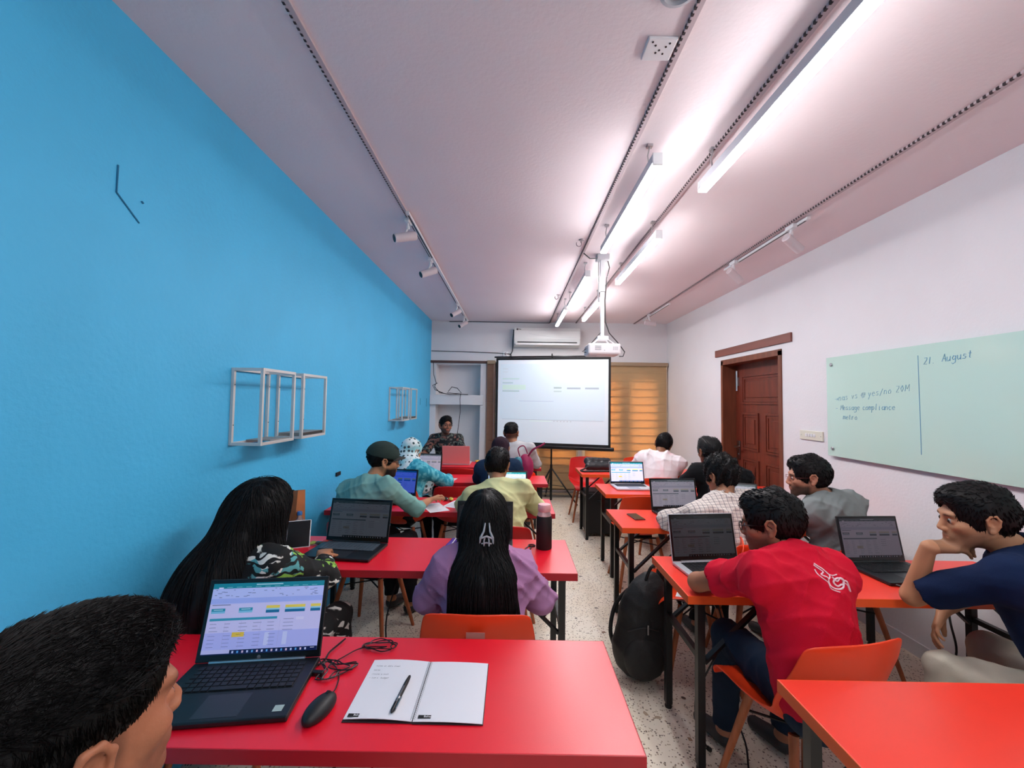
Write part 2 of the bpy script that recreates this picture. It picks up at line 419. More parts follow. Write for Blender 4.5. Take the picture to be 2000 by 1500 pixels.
mb=MB().b2((XR+.135,4.93,.92),(XR+.15,4.99,1.14),.004); mb.tube([(XR+.15,4.95,1.07),(XR+.09,4.95,1.07),(XR+.09,4.86,1.07)],.011,10); mb.lathe([(.022,0),(.024,.01),(.01,.02)],14,Matrix.Translation((XR+.15,4.955,.98))@Matrix.Rotation(R_(-90),4,'Y'))
mb.build('door_handle',M_brass,fr)
MB().tube([(XR+.13,4.97,1.98),(XR+.13,4.97,1.74)],.010,8).b2((XR+.13,4.95,1.80),(XR+.15,4.99,1.90)).build('door_bolt',M_steel,fr)
st=struct(MB().b2((XR-.02,3.78,2.165),(XR,5.2,2.25),.003).build('trim_1',mat('reddish wood strip','7d4a40',.55,var=.15,bstretch=(3,.5,3))))
# back wall trims
struct(MB().b2((XL,YB-.035,2.205),(-.44,YB-.0005,2.245),.004).build('trim_2',mat('dark brown pelmet wood','5a3c36',.5,var=.2)))
struct(MB().b2((-1.39,YB-.05,1.505),(-.50,YB-.0005,1.665),.004).build('trim_3',M_white))
struct(MB().b2((-.552,YB-.03,.01),(-.46,YB-.0005,2.2),.003).build('trim_4',M_white))
struct(MB().b2((XL,YB-.012,0),(XR,YB-.0005,.09)).build('baseboard_back',mat('grey skirting','9a9690',.5)))
struct(MB().b2((XR-.012,5.07,0),(XR-.0005,YB,.09)).b2((XR-.012,YF,0),(XR-.0005,3.93,.09)).build('baseboard_right',M_white))
struct(MB().b2((XL+.0005,YF,0),(XL+.012,YB,.09)).build('baseboard_left',M_blue))
# terrazzo chips (inlaid stones)
chipm=[mat('chip %d'%i,c,.35) for i,c in enumerate(('8a6f58','6f6a60','a98a6a','5a4c42','93917f','b09c84'))]
chips=[]
for i in range(6):
    n=random.randint(4,6); mb=MB(); a0=random.random()*6
    pts=[(math.cos(a0+k*6.283/n)*random.uniform(.014,.024),math.sin(a0+k*6.283/n)*random.uniform(.008,.018)) for k in range(n)]
    mb.add([(x,y,0) for x,y in pts]+[(x*.96,y*.96,.0008) for x,y in pts],[tuple(range(n,2*n))]+[(k,(k+1)%n,n+(k+1)%n,n+k) for k in range(n)])
    me=mb.mesh('stone_chip'); me.materials.append(chipm[i]); chips.append(me)
g2=random.Random(3)
for i in range(290):
    o=bpy.data.objects.new('stone_chip',chips[i%6]); COL.objects.link(o); o.parent=floor
    o.location=(g2.uniform(-.3,1.15) if i%3 else g2.uniform(-1.2,2.4),g2.uniform(.5,6.0)**1.0,.0001); o.rotation_euler=(0,0,g2.uniform(0,6)); s=g2.uniform(.6,1.15); o.scale=(s,s,1)
# marks on the blue wall
M_bd=mat('dark blue groove','1d6f96',.8)
for pts in([(2.00,1.392),(1.385,2.61)],):
    pass
def wallmark(p,q,wd=.006): MB().bar((XL+.001,*p),(XL+.001,*q),wd,.004).build('wall_groove',M_bd,wl)
wallmark((1.394,2.372),(1.394,2.275)); wallmark((1.394,2.275),(1.485,2.205)); wallmark((1.49,2.29),(1.497,2.285),.008)
wallmark((6.15,1.60),(6.15,1.50)); wallmark((6.6,1.60),(6.6,1.47)); 
tag(MB().b2((XL,3.26,.955),(XL+.012,3.34,.985),.003).build('cable_outlet',mat('dark plastic','15171a',.5)),'small dark cable outlet on the blue wall left of the man in the cap','outlet')
# ------------------------------------------------------------------ ceiling strips, tracks, lamps
M_duct=mat('ceiling cable strip','c4b4b8',.7); M_hole=mat('dark slot','3a2f33',.8)
M_wpl=mat('white plastic','e6e6e8',.4); M_blk=mat('black plastic','0d0e10',.4); M_blkm=mat('black powder coated steel','0b0c0e',.38,spec=.5)
def duct(x,label,wd=.026,far=YB):
    t=thing('cable_strip',label,'cable strip',(x,YF,ZC),0)
    MB().b2((-wd/2,0,-.012),(wd/2,far-YF,0),.002).build('channel',M_duct,t)
    mb=MB(); n=int((far-YF)/.024)
    for i in range(n): mb.b2((-wd/2-.0015,i*.024+.004,-.0135),(-wd/2+.007,i*.024+.015,-.002))
    mb.build('slots',M_hole,t,kind='stuff')
    return t
duct(-.79,'slotted cable strip on the ceiling nearest the blue wall')
duct(.61,'slotted cable strip on the ceiling carrying the projector cable and left lamp row')
duct(1.05,'slotted cable strip on the ceiling above the right lamp row')
duct(2.03,'slotted cable strip on the ceiling nearest the white wall',.03)
M_tube=mat('lit lamp diffuser',(1,.985,1),.5,emit=TUBE)
M_house=mat('lamp housing grey','b9b9bf',.5)
def tube(x,y0,y1,label):
    t=thing('tube_lamp',label,'lamp',(x,y0,2.76),0,'linear tube lamps under the ceiling strips'); L=y1-y0
    MB().b2((-.024,.006,-.004),(.024,L-.006,.042),.003).build('housing',M_house,t)
    MB().b2((-.022,.01,-.018),(.022,L-.01,-.0045),.004).build('diffuser',M_tube,t)
    for yy in(.12,L-.12): 
        MB().tube([(0,yy,.042),(-.01,yy,.10),(0,yy,.147)],.004,6).b2((-.014,yy-.014,.147),(.014,yy+.014,.16)).build('hanger',M_steel,t)
    for yy in(0,L): MB().box((0,yy,.012),(.05,.01,.062),.003).build('end_cap',M_wpl,t)
tube(1.035,1.03,2.23,'nearest lit tube lamp, entering the frame at the top right')
tube(1.02,2.87,4.02,'second tube lamp of the right row, right of the projector pole top')
tube(1.0,4.74,5.87,'last tube lamp of the right row, just right of the projector pole')
tube(.695,1.97,3.18,'nearest tube lamp of the left row, ending above the projector pole')
tube(.68,3.78,5.08,'middle tube lamp of the left row, left of the projector pole')
tube(.66,5.16,6.30,'farthest tube lamp of the left row, above the air conditioner')
tube(.70,-1.3,-.1,'tube lamp of the left row behind the camera')
tube(1.04,-1.2,.0,'tube lamp of the right row behind the camera')
# spotlights
def spot(x,y,d,label,rod=.05):
    t=thing('track_spotlight',label,'spotlight',(x,y,ZC-.012),0,'ceiling track spotlights')
    MB().b2((-.016,-.045,-.03),(.016,.045,0),.003).build('adapter',M_wpl,t)
    d=Vector(d).normalized(); c=Vector((d.x*.02,d.y*.02,-.135))
    MB().tube([(0,0,-.03),(0,0,-.06),c+Vector((0,0,.03))],.009,8).lathe([(.013,0),(.015,.012),(.013,.024)],10,c=(0,0,-.075)).build('stem',M_wpl,t)
    Mx=Matrix.Translation(c)@d.to_track_quat('Z','Y').to_matrix().to_4x4()
    MB().lathe([(.028,-.085),(.033,-.08),(.033,.082),(.030,.085)],20,Mx).build('can',M_house2,t)
    MB().lathe([(.028,.0851),(.026,.0862),(.012,.0865)],18,Mx).build('lens',M_blk,t)
M_house2=mat('spotlight can white','d8cdd0',.45)
spot(-.80,2.99,(-.9,-.55,-.35),'nearest spotlight of the left ceiling track, black lens turned to the blue wall')
spot(-.80,3.82,(-.85,-.6,-.5),'second spotlight of the left ceiling track')
spot(-.79,5.58,(-.7,-.7,-.6),'third spotlight of the left ceiling track, near the back wall')
spot(-.79,6.40,(-.7,-.7,-.6),'last spotlight of the left ceiling track, beside the back wall')
spot(2.05,3.0,(.95,.35,-.5),'nearest spotlight of the right ceiling track, tilted to the white wall')
spot(2.04,3.78,(.95,.35,-.6),'second spotlight of the right ceiling track')
spot(2.02,6.1,(.95,-.1,-.15),'farthest spotlight of the right ceiling track')
for x,y0,y1,l in((-.80,2.85,6.75,'light track holding four spotlights beside the blue wall'),(2.045,2.85,4.0,'light track holding two spotlights on the right'),(2.03,5.4,6.5,'short light track near the back wall')):
    t=thing('light_track',l,'light track',(x,y0,ZC-.012),0)
    xx=.0295 if x>0 else .0295
    MB().b2((xx-.012,0,-.018),(xx+.012,y1-y0,0)).build('rail',M_wpl,t)
    MB().b2((xx-.006,.03,-.0188),(xx+.006,min(.9,y1-y0-.03),-.0181)).build('contact_groove',M_blk,t)
# ceiling bits
M_hook=mat('hook metal','8f8388',.4,metal=.6)
for i,(x,y) in enumerate(((.55,3.35),(.55,5.1))):
    pts=[(0,0,0),(0,0,-.02)]+[(-.022+.022*math.cos(a),0,-.035+.022*math.sin(a)-.0) for a in [R_(k) for k in range(60,-211,-30)]]
    mb=MB().tube(pts,.004,6); mb.lathe([(.02,-.006),(.024,0)],14)
    tag(mb.build('ceiling_hook',M_hook,loc=(x,y,ZC)),('nearer' if i==0 else 'farther')+' open metal hook in the ceiling left of the lamp row','hook','ceiling hooks')
pl=thing('ceiling_socket','white multi-hole socket plate on the ceiling beside the cable strip','socket',(.535,1.50,ZC),0)
MB().b2((-.055,-.05,-.012),(.055,.05,0),.004).build('plate',M_wpl,pl)
mb=MB()
for x,y in((-.02,-.02),(.0,.0),(.02,-.015),(-.01,.012),(.018,.016),(-.035,-.035),(.03,-.03)): mb.lathe([(.004,-.0135),(.004,-.0121)],8,c=(x,y,0))
mb.build('socket_hole',M_blk,pl,kind='stuff')
dl=thing('ceiling_fixture','round recessed fitting at the top edge of the ceiling beside the cable strip','lamp',(.52,1.27,ZC),0)
MB().lathe([(.06,0),(.062,-.015),(.05,-.018),(.045,-.006)],26).build('ring',M_house,dl); MB().lathe([(.04,-.004),(.036,-.010)],22).build('insert',M_hook,dl)
# ------------------------------------------------------------------ projector
pj=thing('projector_mount','white telescopic ceiling pole holding the projector','projector mount',(.80,3.70,ZC),0)
MB().b2((-.055,-.05,-.05),(.055,.05,0),.004).build('ceiling_plate',M_house,pj)
MB().b2((-.022,-.022,-.34),(.022,.022,-.05),.003).build('outer_pole',M_wpl,pj)
MB().b2((-.015,-.015,-.76),(.015,.015,-.34),.002).build('inner_pole',M_wpl,pj)
MB().tube([(-.035,0,-.06),(-.035,0,-.5)],.005,6).tube([(.02,.02,-.34),(.03,.02,-.30)],.008,6).build('side_rod',M_steel,pj)
mb=MB().b2((-.05,-.045,-.785),(.05,.045,-.75),.004)
for a,b in((-1,-1),(1,-1),(1,1),(-1,1)): mb.bar((a*.04,b*.035,-.775),(a*.09,b*.07,-.822),.014,.006)
mb.build('bracket',M_wpl,pj)
pr=thing('projector','white ceiling projector with lens openings above the screen','projector',(.80,3.70,2.05),0)
MB().b2((-.145,-.11,-.055),(.145,.11,.045),.018).build('body',mat('projector white','e8e2e4',.4),pr)
mb=MB()
for z in(.018,.004,-.01): mb.b2((-.085,-.1125,z-.003),(-.03,-.1095,z+.003))
for k in range(5): mb.b2((.075+k*.009,-.1125,-.016),(.079+k*.009,-.1095,.016))
mb.lathe([(.005,-.0015),(.004,.001)],8,Matrix.Translation((.0,-.1105,-.018))@Matrix.Rotation(R_(90),4,'X')); mb.build('vent',mat('grey vent','a9a6ac',.5),pr)
MB().lathe([(.026,-.006),(.03,.0),(.02,.004)],18,Matrix.Translation((.08,.111,0))@Matrix.Rotation(R_(-90),4,'X')).build('lens',M_blk,pr)
MB().tube([(-.05,0,-.05),(-.10,0,-.052),(-.125,0,-.048)],.012,6).build('foot',M_wpl,pr)
tag(MB().tube([(.61,3.6,2.90),(.67,3.62,2.86),(.74,3.66,2.875),(.76,3.66,2.89)],.005,6).build('projector_cable',M_blk),'black cable looping from the ceiling strip to the projector pole top','cable')
tag(MB().tube([(.845,3.68,2.86),(.86,3.68,2.80),(.835,3.68,2.70),(.82,3.68,2.5),(.825,3.68,2.3),(.86,3.68,2.20),(.95,3.68,2.10),(1.0,3.68,2.03),(.985,3.68,1.99),(.95,3.68,1.99)],.0045,6).build('projector_cable',M_blk),'black cable running down the pole into the right side of the projector','cable')
tag(MB().tube([(.78,3.68,2.2),(.72,3.68,2.13),(.66,3.69,2.06),(.62,3.69,2.03),(.655,3.69,2.02)],.004,6).build('projector_cable',M_blk),'thin black cable on the left side of the projector','cable')
# ------------------------------------------------------------------ air conditioner
ac=thing('air_conditioner','white split air conditioner on the back wall above the projection screen','air conditioner',(.545,YB,2.49),0)
mb=MB(); prof=[(0,0),(-.16,.0),(-.19,.03),(-.205,.12),(-.20,.25),(-.17,.30),(0,.31)]
vs=[(-.54,y,z) for y,z in prof]+[(.54,y,z) for y,z in prof]; n=len(prof)
mb.add(vs,[tuple(range(n))[::-1],tuple(range(n,2*n))]+[(i,(i+1)%n,n+(i+1)%n,n+i) for i in range(n)])
mb.build('body',mat('air conditioner white','e2e4e2',.3),ac)
MB().b2((-.49,-.206,.052),(.49,-.190,.068),.002).build('air_slot',M_blk,ac)
MB().b2((-.52,-.214,.012),(.52,-.19,.045),.006).build('louver',M_wpl,ac)
mb=MB(); mb.tube([(-.3+.06*i,-.2045,.20-.012*i+.0006*i*i) for i in range(14)],.0015,4); mb.build('front_line',M_house,ac)
mb=MB().lathe([(.016,0),(.014,.004)],12,Matrix.Translation((-.49,-.196,.27))@Matrix.Rotation(R_(90),4,'X')); mb.tube([(-.47,-.2,.272),(-.43,-.2,.268)],.004,5); mb.build('badge',mat('badge grey','3c4044',.4),ac)
tag(MB().tube([(-.005,6.86,2.78),(-.02,6.86,2.6),(-.02,6.86,2.42),(-.05,6.86,2.36),(-.03,6.86,2.29)],.007,6).tube([(XL+.01,6.865,2.405),(-.9,6.865,2.40),(-.3,6.865,2.385),(-.05,6.86,2.37)],.005,5).build('wall_cable',M_blk),'dark cable from the air conditioner running along the back wall','cable')
tag(MB().tube([(XL+.3,YB-.01,2.905),(-.75,YB-.01,2.91),(.6,YB-.01,2.905)],.007,5).build('wall_cable',mat('grey cable','5d6068',.6)),'grey cable in the corner of back wall and ceiling','cable')
wsw=thing('wall_switch','small white isolator switch left of the air conditioner','switch',(-.14,YB,2.37),0)
MB().b2((-.04,-.02,-.04),(.04,0,.04),.004).build('plate',M_wpl,wsw); MB().b2((-.012,-.026,-.02),(.012,-.0195,.02),.003).build('rocker',M_hook,wsw)
# niche cables
nc=MB().tube([(-1.34,6.82,2.2),(-1.33,6.82,2.0),(-1.28,6.80,1.86),(-1.31,6.80,1.80),(-1.22,6.80,1.70),(-1.05,6.80,1.675),(-.85,6.80,1.68),(-.75,6.82,1.675)],.006,6)
nc.tube([(-1.26,6.80,1.86),(-1.34,6.80,1.82),(-1.30,6.80,1.75),(-1.15,6.80,1.69)],.006,6)
nc.tube([(-1.08,6.80,1.72),(-1.02,6.80,1.80),(-.93,6.80,1.78),(-.86,6.80,1.70),(-.95,6.80,1.69),(-1.1,6.80,1.70)],.006,6)
nc.tube([(-.87,6.80,1.69),(-.88,6.78,1.6),(-.87,6.78,1.4),(-.89,6.78,1.2),(-.93,6.80,.9),(-.9,6.8,.6)],.005,6)
tag(nc.build('cable_bundle',M_blk),'tangled black cables hanging in the white niche of the back wall','cable')
# ------------------------------------------------------------------ zebra blinds
def translucent(name,c,tc,fac,var=.1):
    m=mat(name,c,.85,var=var,vscale=6,bstretch=(1,1,14)); nt=m.node_tree; b=nt.nodes['Principled BSDF']; out=nt.nodes['Material Output']
    t=N(nt,'ShaderNodeBsdfTranslucent'); t.inputs[0].default_value=(*hexc(tc),1); mx=N(nt,'ShaderNodeMixShader'); mx.inputs[0].default_value=fac
    nt.links.new(b.outputs[0],mx.inputs[1]); nt.links.new(t.outputs[0],mx.inputs[2]); nt.links.new(mx.outputs[0],out.inputs[0]); return m
M_band=translucent('tan blind fabric','cdb88e','ffd2a0',.36)
M_sheer=translucent('sheer blind fabric','d9c49a','ffd09a',.66)
M_band_shaded=translucent('shaded blind fabric','9a7560','c98a60',.08)  # same zebra fabric; its lack of backlight is put into a browner colour
def blind(x0,x1,label,mb_,ms_,ztop=2.20,zbot=.08,pitch=.128):
    t=thing('zebra_blind',label,'window blind',(x0,YB-.055,0),0); wd=x1-x0
    MB().b2((0,-.05,ztop-.01),(wd,.04,ztop+.05),.008).build('head_rail',mat('blind rail tan','a08a70',.5),t)
    z=ztop-.01; k=0
    while z-pitch*1.0>zbot:
        r=Matrix.Translation((wd/2,0,z-pitch*.53))@Matrix.Rotation(R_(7),4,'X')
        sl=MB().box((0,0,0),(wd-.006,.003,pitch*1.16),.0008,r).build('slat',mb_,t)
        MB().b2((-wd/2+.003,-.004,-pitch*.58),(wd/2-.003,-.0017,-pitch*.58+.020),0,r).build('hem',mat('blind hem brown','5e452a',.8),sl); z-=pitch
    MB().b2((0,-.012,zbot-.03),(wd,.012,zbot),.004).build('bottom_rail',mat('blind rail tan','a08a70',.5),t)
    MB().tube([(wd-.02,-.03,ztop),(wd-.02,-.03,.95)],.002,5).build('cord',M_wpl,t)
blind(-.44,-.30,'narrow slatted blind left of the projection screen, its brown painted in for missing backlight',M_band_shaded,M_band_shaded)
blind(-.28,1.06,'tan zebra blind mostly hidden behind the projection screen',M_band,M_sheer)
blind(1.20,2.565,'tan zebra blind glowing with daylight right of the projection screen',M_band,M_sheer)
tag(MB().b2((1.09,YB-.06,0.02),(1.15,YB-.02,2.2),.004).build('conduit_post',M_wpl),'white vertical post between the two wide blinds','post')
# ------------------------------------------------------------------ tripod projection screen
sc=thing('projection_screen','white tripod projection screen with black border showing a faint spreadsheet','projection screen',(.60,6.40,0),R_(-12.8))
W=.9
M_scr=mat('lit projection surface','dfe8f0',.9,emit=.16)
MB().b2((-W,-.004,.93),(W,.004,2.25)).build('canvas',M_scr,sc)
M_bor=mat('black screen border','090a0b',.7)
MB().b2((-W,-.006,.895),(-W+.035,.006,2.27)).b2((W-.035,-.006,.895),(W,.006,2.27)).b2((-W,-.006,.895),(W,.006,.935)).b2((-W,-.006,2.235),(W,.006,2.27)).build('border',M_bor,sc)
MB().tube([(-W-.03,0,2.285),(W+.03,0,2.285)],.013,8).tube([(0,0,2.285),(0,0.02,2.33)],.01,6).build('top_bar',M_blkm,sc)
MB().b2((-W-.05,-.03,.845),(W+.05,.035,.90),.014).build('roller_case',M_blkm,sc)
MB().tube([(0,.05,.35),(0,.05,2.31)],.014,8).tube([(0,.05,.05),(0,.05,.6)],.019,8).build('pole',M_blkm,sc)
for k in range(3):
    a=R_(90+120*k+20); e=(.42*math.cos(a),.05+.42*math.sin(a),.012)
    MB().tube([(0,.05,.55),e],.012,8).bar((0,.05,.28),(e[0]*.5,.05+(e[1]-.05)*.5,.28),.014,.006).build('leg',M_blkm,sc)
P=Matrix.Translation((0,-.0045,.93))@Matrix.Rotation(R_(90),4,'X')
fr_=[]
def FR(a,b,c,d,col): fr_.append((-W+.04+a*1.72,1.30-d*1.30,-W+.04+c*1.72,1.30-b*1.30,col))
FR(.02,.03,.97,.72,'d4e2ec'); FR(.02,.03,.97,.045,'dde4ec'); FR(.04,.22,.2,.235,'c2dcd8'); FR(.04,.27,.14,.285,'b4ccd0'); FR(.04,.3,.26,.36,'cfe6dd'); FR(.04,.37,.2,.385,'b2cccb')
FR(.52,.325,.59,.345,'a9bcbc'); FR(.64,.33,.76,.35,'a6b3bd'); FR(.8,.33,.92,.35,'a6b3bd'); FR(.52,.37,.59,.385,'bccccd'); FR(.2,.495,.52,.50,'b9c6d8'); FR(.04,.72,.96,.724,'b5bec2'); FR(.3,.73,.5,.742,'e0f2f0'); FR(.04,.1,.09,.11,'cfd9de'); FR(.04,.14,.09,.148,'cfd9de')
for k in range(6): FR(.52+k*.03,.73,.53+k*.03,.742,'c9cfd2')
flat_print('projected_image',fr_,P,attr_mat('projected image',.9,emit=.2),sc,.0012)
# ------------------------------------------------------------------ glass board, switch plate
gb=thing('glass_board','pale green glass writing board on the white right wall with blue handwriting','writing board',(XR,.6,1.175),0)
BL=3.33-.6
MB().b2((-.035,0,0),(-.027,BL,.785),.0015).build('glass_panel',mat('pale green glass','c3e0d3',.12,spec=.6,coat=.3),gb)
for y,z in((BL-.055,.725),(BL-.055,.06),(.06,.725),(.06,.06),(BL/2-.3,.03)):
    MB().lathe([(.008,-.026),(.008,-.0),(.013,.001),(.013,.008),(.010,.011)],14,Matrix.Translation((-.036,y,z))@Matrix.Rotation(R_(-90),4,'Y')).build('standoff',M_steel,gb)
Mg=Matrix.Translation((-.0355,BL,0))@Matrix(((0,0,-1,0),(-1,0,0,0),(0,1,0,0),(0,0,0,1)))
M_mk=mat('blue marker','4f8fb4',.6)
MB().tube([Mg@Vector((.755,.72,0)),Mg@Vector((.758,.40,0)),Mg@Vector((.76,.10,0))],.0018,4).build('ruled_line',M_mk,gb)
for tx,u_,v_,sz,rr,sl,av in(('21. August',.79,.66,.046,.0018,.06,4.3),('>nas vs @ yes/no 20M',.09,.435,.048,.0014,.11,4.6),('- Message compliance',.09,.365,.043,.0016,.02,4.2),('metro.',.16,.295,.043,.0016,.0,4.4)):
    mb=MB(); strokes(mb,tx,u_,v_,sz,Mg,rr,sl,adv=av); mb.build('handwriting',M_mk,gb,kind='stuff')
sw=thing('switch_plate','white four-gang switch plate on the right wall beside the glass board','switch',(XR,3.55,1.315),0)
MB().b2((-.012,-.135,-.04),(0,.135,.04),.003).build('plate',mat('cream plastic','dedccb',.4),sw)
for k in range(4): MB().b2((-.017,-.055+k*.032,-.012),(-.011,-.033+k*.032,.014),.002).build('switch_rocker',M_wpl,sw)
for k in(-1,1): MB().lathe([(.004,0),(.003,.002)],8,Matrix.Translation((-.0125,k*.115,0))@Matrix.Rotation(R_(-90),4,'Y')).build('screw',M_steel,sw)
# ------------------------------------------------------------------ wall shelf frames
M_al=mat('pale metal tube','d3d1ce',.35,metal=.3); M_board=mat('grey shelf board','8f8a84',.5); M_be=mat('dark board edge','2a2522',.6)
def cube_frame(y0,label,board):
    t=thing('cube_shelf',label,'wall shelf',(XL,y0,1.33),0); d=.152; L=.29; h=.385; q=.015
    for x in(q/2,d): 
        for y in(0,L): MB().b2((x-q/2,y-q/2,0),(x+q/2,y+q/2,h),.001).build('upright',M_al,t)
    for x in(q/2,d):
        for z in(q/2,h-q/2): MB().b2((x-q/2,q/2,z-q/2),(x+q/2,L-q/2,z+q/2),.001).build('rail',M_al,t)
    for y in(0,L):
        for z in(q/2,h-q/2): MB().b2((q,y-q/2,z-q/2),(d-q/2,y+q/2,z+q/2),.001).build('side_rail',M_al,t)
    if board:
        b=MB().b2((q+.001,q/2+.001,.016),(d-q/2-.001,L-q/2-.001,.034),.001).build('shelf_board',M_board,t); MB().b2((d-q/2-.001,q/2+.001,.016),(d-q/2+.002,L-q/2-.001,.032)).build('board_edge',M_be,b)
    else: MB().b2((q+.001,.10,.0155),(d-q/2-.001,L-q/2-.001,.02)).build('shelf_board',M_board,t)
    for y in(0,L):
        for z in(.1,.3): MB().lathe([(.003,0),(.002,.002)],6,Matrix.Translation((q+.0005,y,z))@Matrix.Rotation(R_(90),4,'Y')).build('screw',M_blk,t)
cube_frame(2.025,'nearest metal cube shelf frame on the blue wall, without a wooden board',False)
cube_frame(2.415,'second metal cube shelf frame on the blue wall, with a dark-edged board',True)
cube_frame(4.60,'third metal cube shelf frame on the blue wall, above the man in the cap',False)
cube_frame(4.99,'farthest metal cube shelf frame on the blue wall, with a dark-edged board',True)
# ------------------------------------------------------------------ tables
M_topL=mat('crimson laminate','ea1029',.33,spec=.85,var=.03,vscale=3,bump=.03,bscale=300)
M_topR=mat('vermilion laminate','ee3a28',.32,spec=.6,var=.03,vscale=3,bump=.03,bscale=300)
M_edR=mat('orange table edge','f0581c',.45); M_edL=mat('dark red table edge','b01220',.45)
def table(x0,x1,y0,y1,label,right):
    t=thing('training_table',label,'table',((x0+x1)/2,(y0+y1)/2,0),0); wx=(x1-x0)/2; wy=(y1-y0)/2
    e=.0022
    MB().b2((-wx+e,-wy+e,.7155),(wx-e,wy-e,.75),.001).build('tabletop',M_topR if right else M_topL,t)
    ed=MB().b2((-wx,-wy,.715),(wx,-wy+e,.7492)).b2((-wx,wy-e,.715),(wx,wy,.7492)).b2((-wx,-wy+e,.715),(-wx+e,wy-e,.7492)).b2((wx-e,-wy+e,.715),(wx,wy-e,.7492))
    ed.build('edge_band',M_edR if right else M_edL,t)
    for s in(-1,1):
        X=s*(wx-.07)
        for q in(-1,1):
            lg=MB().b2((X-.016,q*(wy-.045)-.016,.022),(X+.016,q*(wy-.045)+.016,.70)).build('leg',M_blkm,t)
            MB().lathe([(.017,0),(.019,.008),(.013,.022)],10,c=(X,q*(wy-.045),0)).build('rubber_foot',M_blk,lg)
        MB().b2((X-.012,-wy+.061,.46),(X+.012,wy-.061,.485)).build('crossbar',M_blkm,t)
        MB().b2((X-.016,-wy+.02,.70),(X+.016,wy-.02,.7148)).build('top_rail',M_blkm,t)
        for q in(-1,1): MB().bar((X-s*.017,q*(wy-.045),.45),(X-s*.30,q*(wy-.06),.713),.026,.012).build('brace',M_blkm,t)
    return t
for k,(a,b,l) in enumerate(((.985,1.445,'nearest red table on the left with the open notebook and lit laptop'),(1.995,2.475,'red table in the second left row with the large black bottle'),(3.04,3.50,'red table in the third left row in front of the man in the cap'),(4.135,4.60,'red table in the fourth left row under the magenta backpack'),(5.10,5.58,'farthest red table on the left, with the pink-lidded laptop'))):
    table(-1.375,.322+(.04 if k>2 else 0),a,b,l,False)
for k,(x,a,b,l) in enumerate(((.80,.80,1.262,'nearest orange-red table at the bottom right, bare'),(.758,1.785,2.24,'orange-red table in the second right row in front of the man in red'),(.73,2.73,3.20,'orange-red table in the third right row with a dark phone near its end'),(.845,3.72,4.20,'orange-red table in the fourth right row with the lit silver laptop'),(.80,4.73,5.22,'farthest orange-red table on the right, under the black bag'))):
    table(x,x+1.72,a,b,l,True)
# ------------------------------------------------------------------ chairs
M_ch=mat('orange moulded plastic','e8421a',.38,spec=.45); M_wood=mat('beech chair leg','a85c34',.5,var=.2,vscale=8,bstretch=(6,6,1))
def chair_proto(name='shell_chair',m=M_ch):
    t=thing(name,'x','chair',(0,0,0),0,'plastic shell chairs')
    cv=[(.235,.425,.185,.0,0),(.225,.448,.20,.012,0),(.17,.458,.215,.03,0),(.08,.452,.225,.045,0),(-.03,.443,.232,.065,.0),(-.11,.447,.236,.085,.01),(-.165,.475,.238,.075,.04),(-.195,.53,.235,.04,.07),(-.215,.61,.226,.012,.07),(-.235,.69,.217,.0,.055),(-.247,.745,.207,0,.047),(-.253,.775,.200,-.003,.043),(-.256,.795,.188,-.008,.04),(-.258,.806,.168,-.012,.038)]
    nu=14; V=[];F=[]
    for y,z,hw,lift,cur in cv:
        for j in range(nu+1):
            u=-1+2*j/nu; a=abs(u)**2.6; V.append((hw*u,y+cur*u*u,z+lift*a+(.0 if z<.8 else -.0)))
    for i in range(len(cv)-1):
        for j in range(nu):
            a=i*(nu+1)+j; F.append((a,a+1,a+nu+2,a+nu+1))
    me=bpy.data.meshes.new('shell'); me.from_pydata(V,[],F)
    bm=bmesh.new(); bm.from_mesh(me); bmesh.ops.subdivide_edges(bm,edges=bm.edges[:],cuts=1,smooth=1,use_grid_fill=True)
    bmesh.ops.recalc_face_normals(bm,faces=bm.faces[:]); bmesh.ops.solidify(bm,geom=bm.faces[:],thickness=.007); bm.to_mesh(me); bm.free()
    me.polygons.foreach_set('use_smooth',[True]*len(me.polygons)); me.update()
    ss=link('seat_shell',me,m,t); sm_=ss.modifiers.new('s','SUBSURF'); sm_.levels=1; sm_.render_levels=1
    for a in(-1,1):
        for b in(-1,1):
            MB().tube([(a*.13,b*.10-.0,.425),(a*.215,b*.195,.0)],[.017,.011],10).build('leg',M_wood,t)
    mb=MB()
    for a,b in((-1,-1),(1,-1)): mb.tube([(a*.145,b*.115,.36),(-a*.145,-b*.115,.36)],.005,6)
    mb.b2((-.09,-.08,.415),(.09,.08,.432)); mb.bar((-.14,-.10,.42),(.14,-.10,.42),.02,.008).bar((-.14,.10,.42),(.14,.10,.42),.02,.008)
    mb.build('under_frame',M_blkm,t)
    return t
CH=chair_proto(); CU=[False]
RED=[None]
def chair(x,y,rz,label):
    t=place(CH,CU,(x,y,0),R_(-rz),label)
    if 'red shell' in label:
        for c in t.children:
            if c.name.startswith('seat_shell'):
                if RED[0] is None: RED[0]=c.data.copy(); RED[0].materials.clear(); RED[0].materials.append(mat('red moulded plastic','c81e1e',.38,spec=.45))
                c.data=RED[0]
    return t
chair(-.12,1.745,0,'orange shell chair of the woman in lilac')
chair(-1.08,1.73,6,'shell chair under the woman with very long black hair')
chair(-.93,2.79,14,'red shell chair of the man in the cap')
chair(-.06,2.80,5,'red shell chair of the man in the yellow shirt')
chair(-1.0,3.86,8,'shell chair of the woman in the dotted headscarf')
chair(-.50,3.93,0,'empty red shell chair at the fourth left table between two seated women')
chair(-.10,4.0,0,'shell chair of the woman in the dark headscarf')
chair(.06,4.80,0,'shell chair of the man sitting in front of the projection screen')
chair(-.62,4.93,0,'empty red shell chair pushed to the table with the pink laptop')
chair(-.95,6.05,180,'shell chair of the man facing the room')
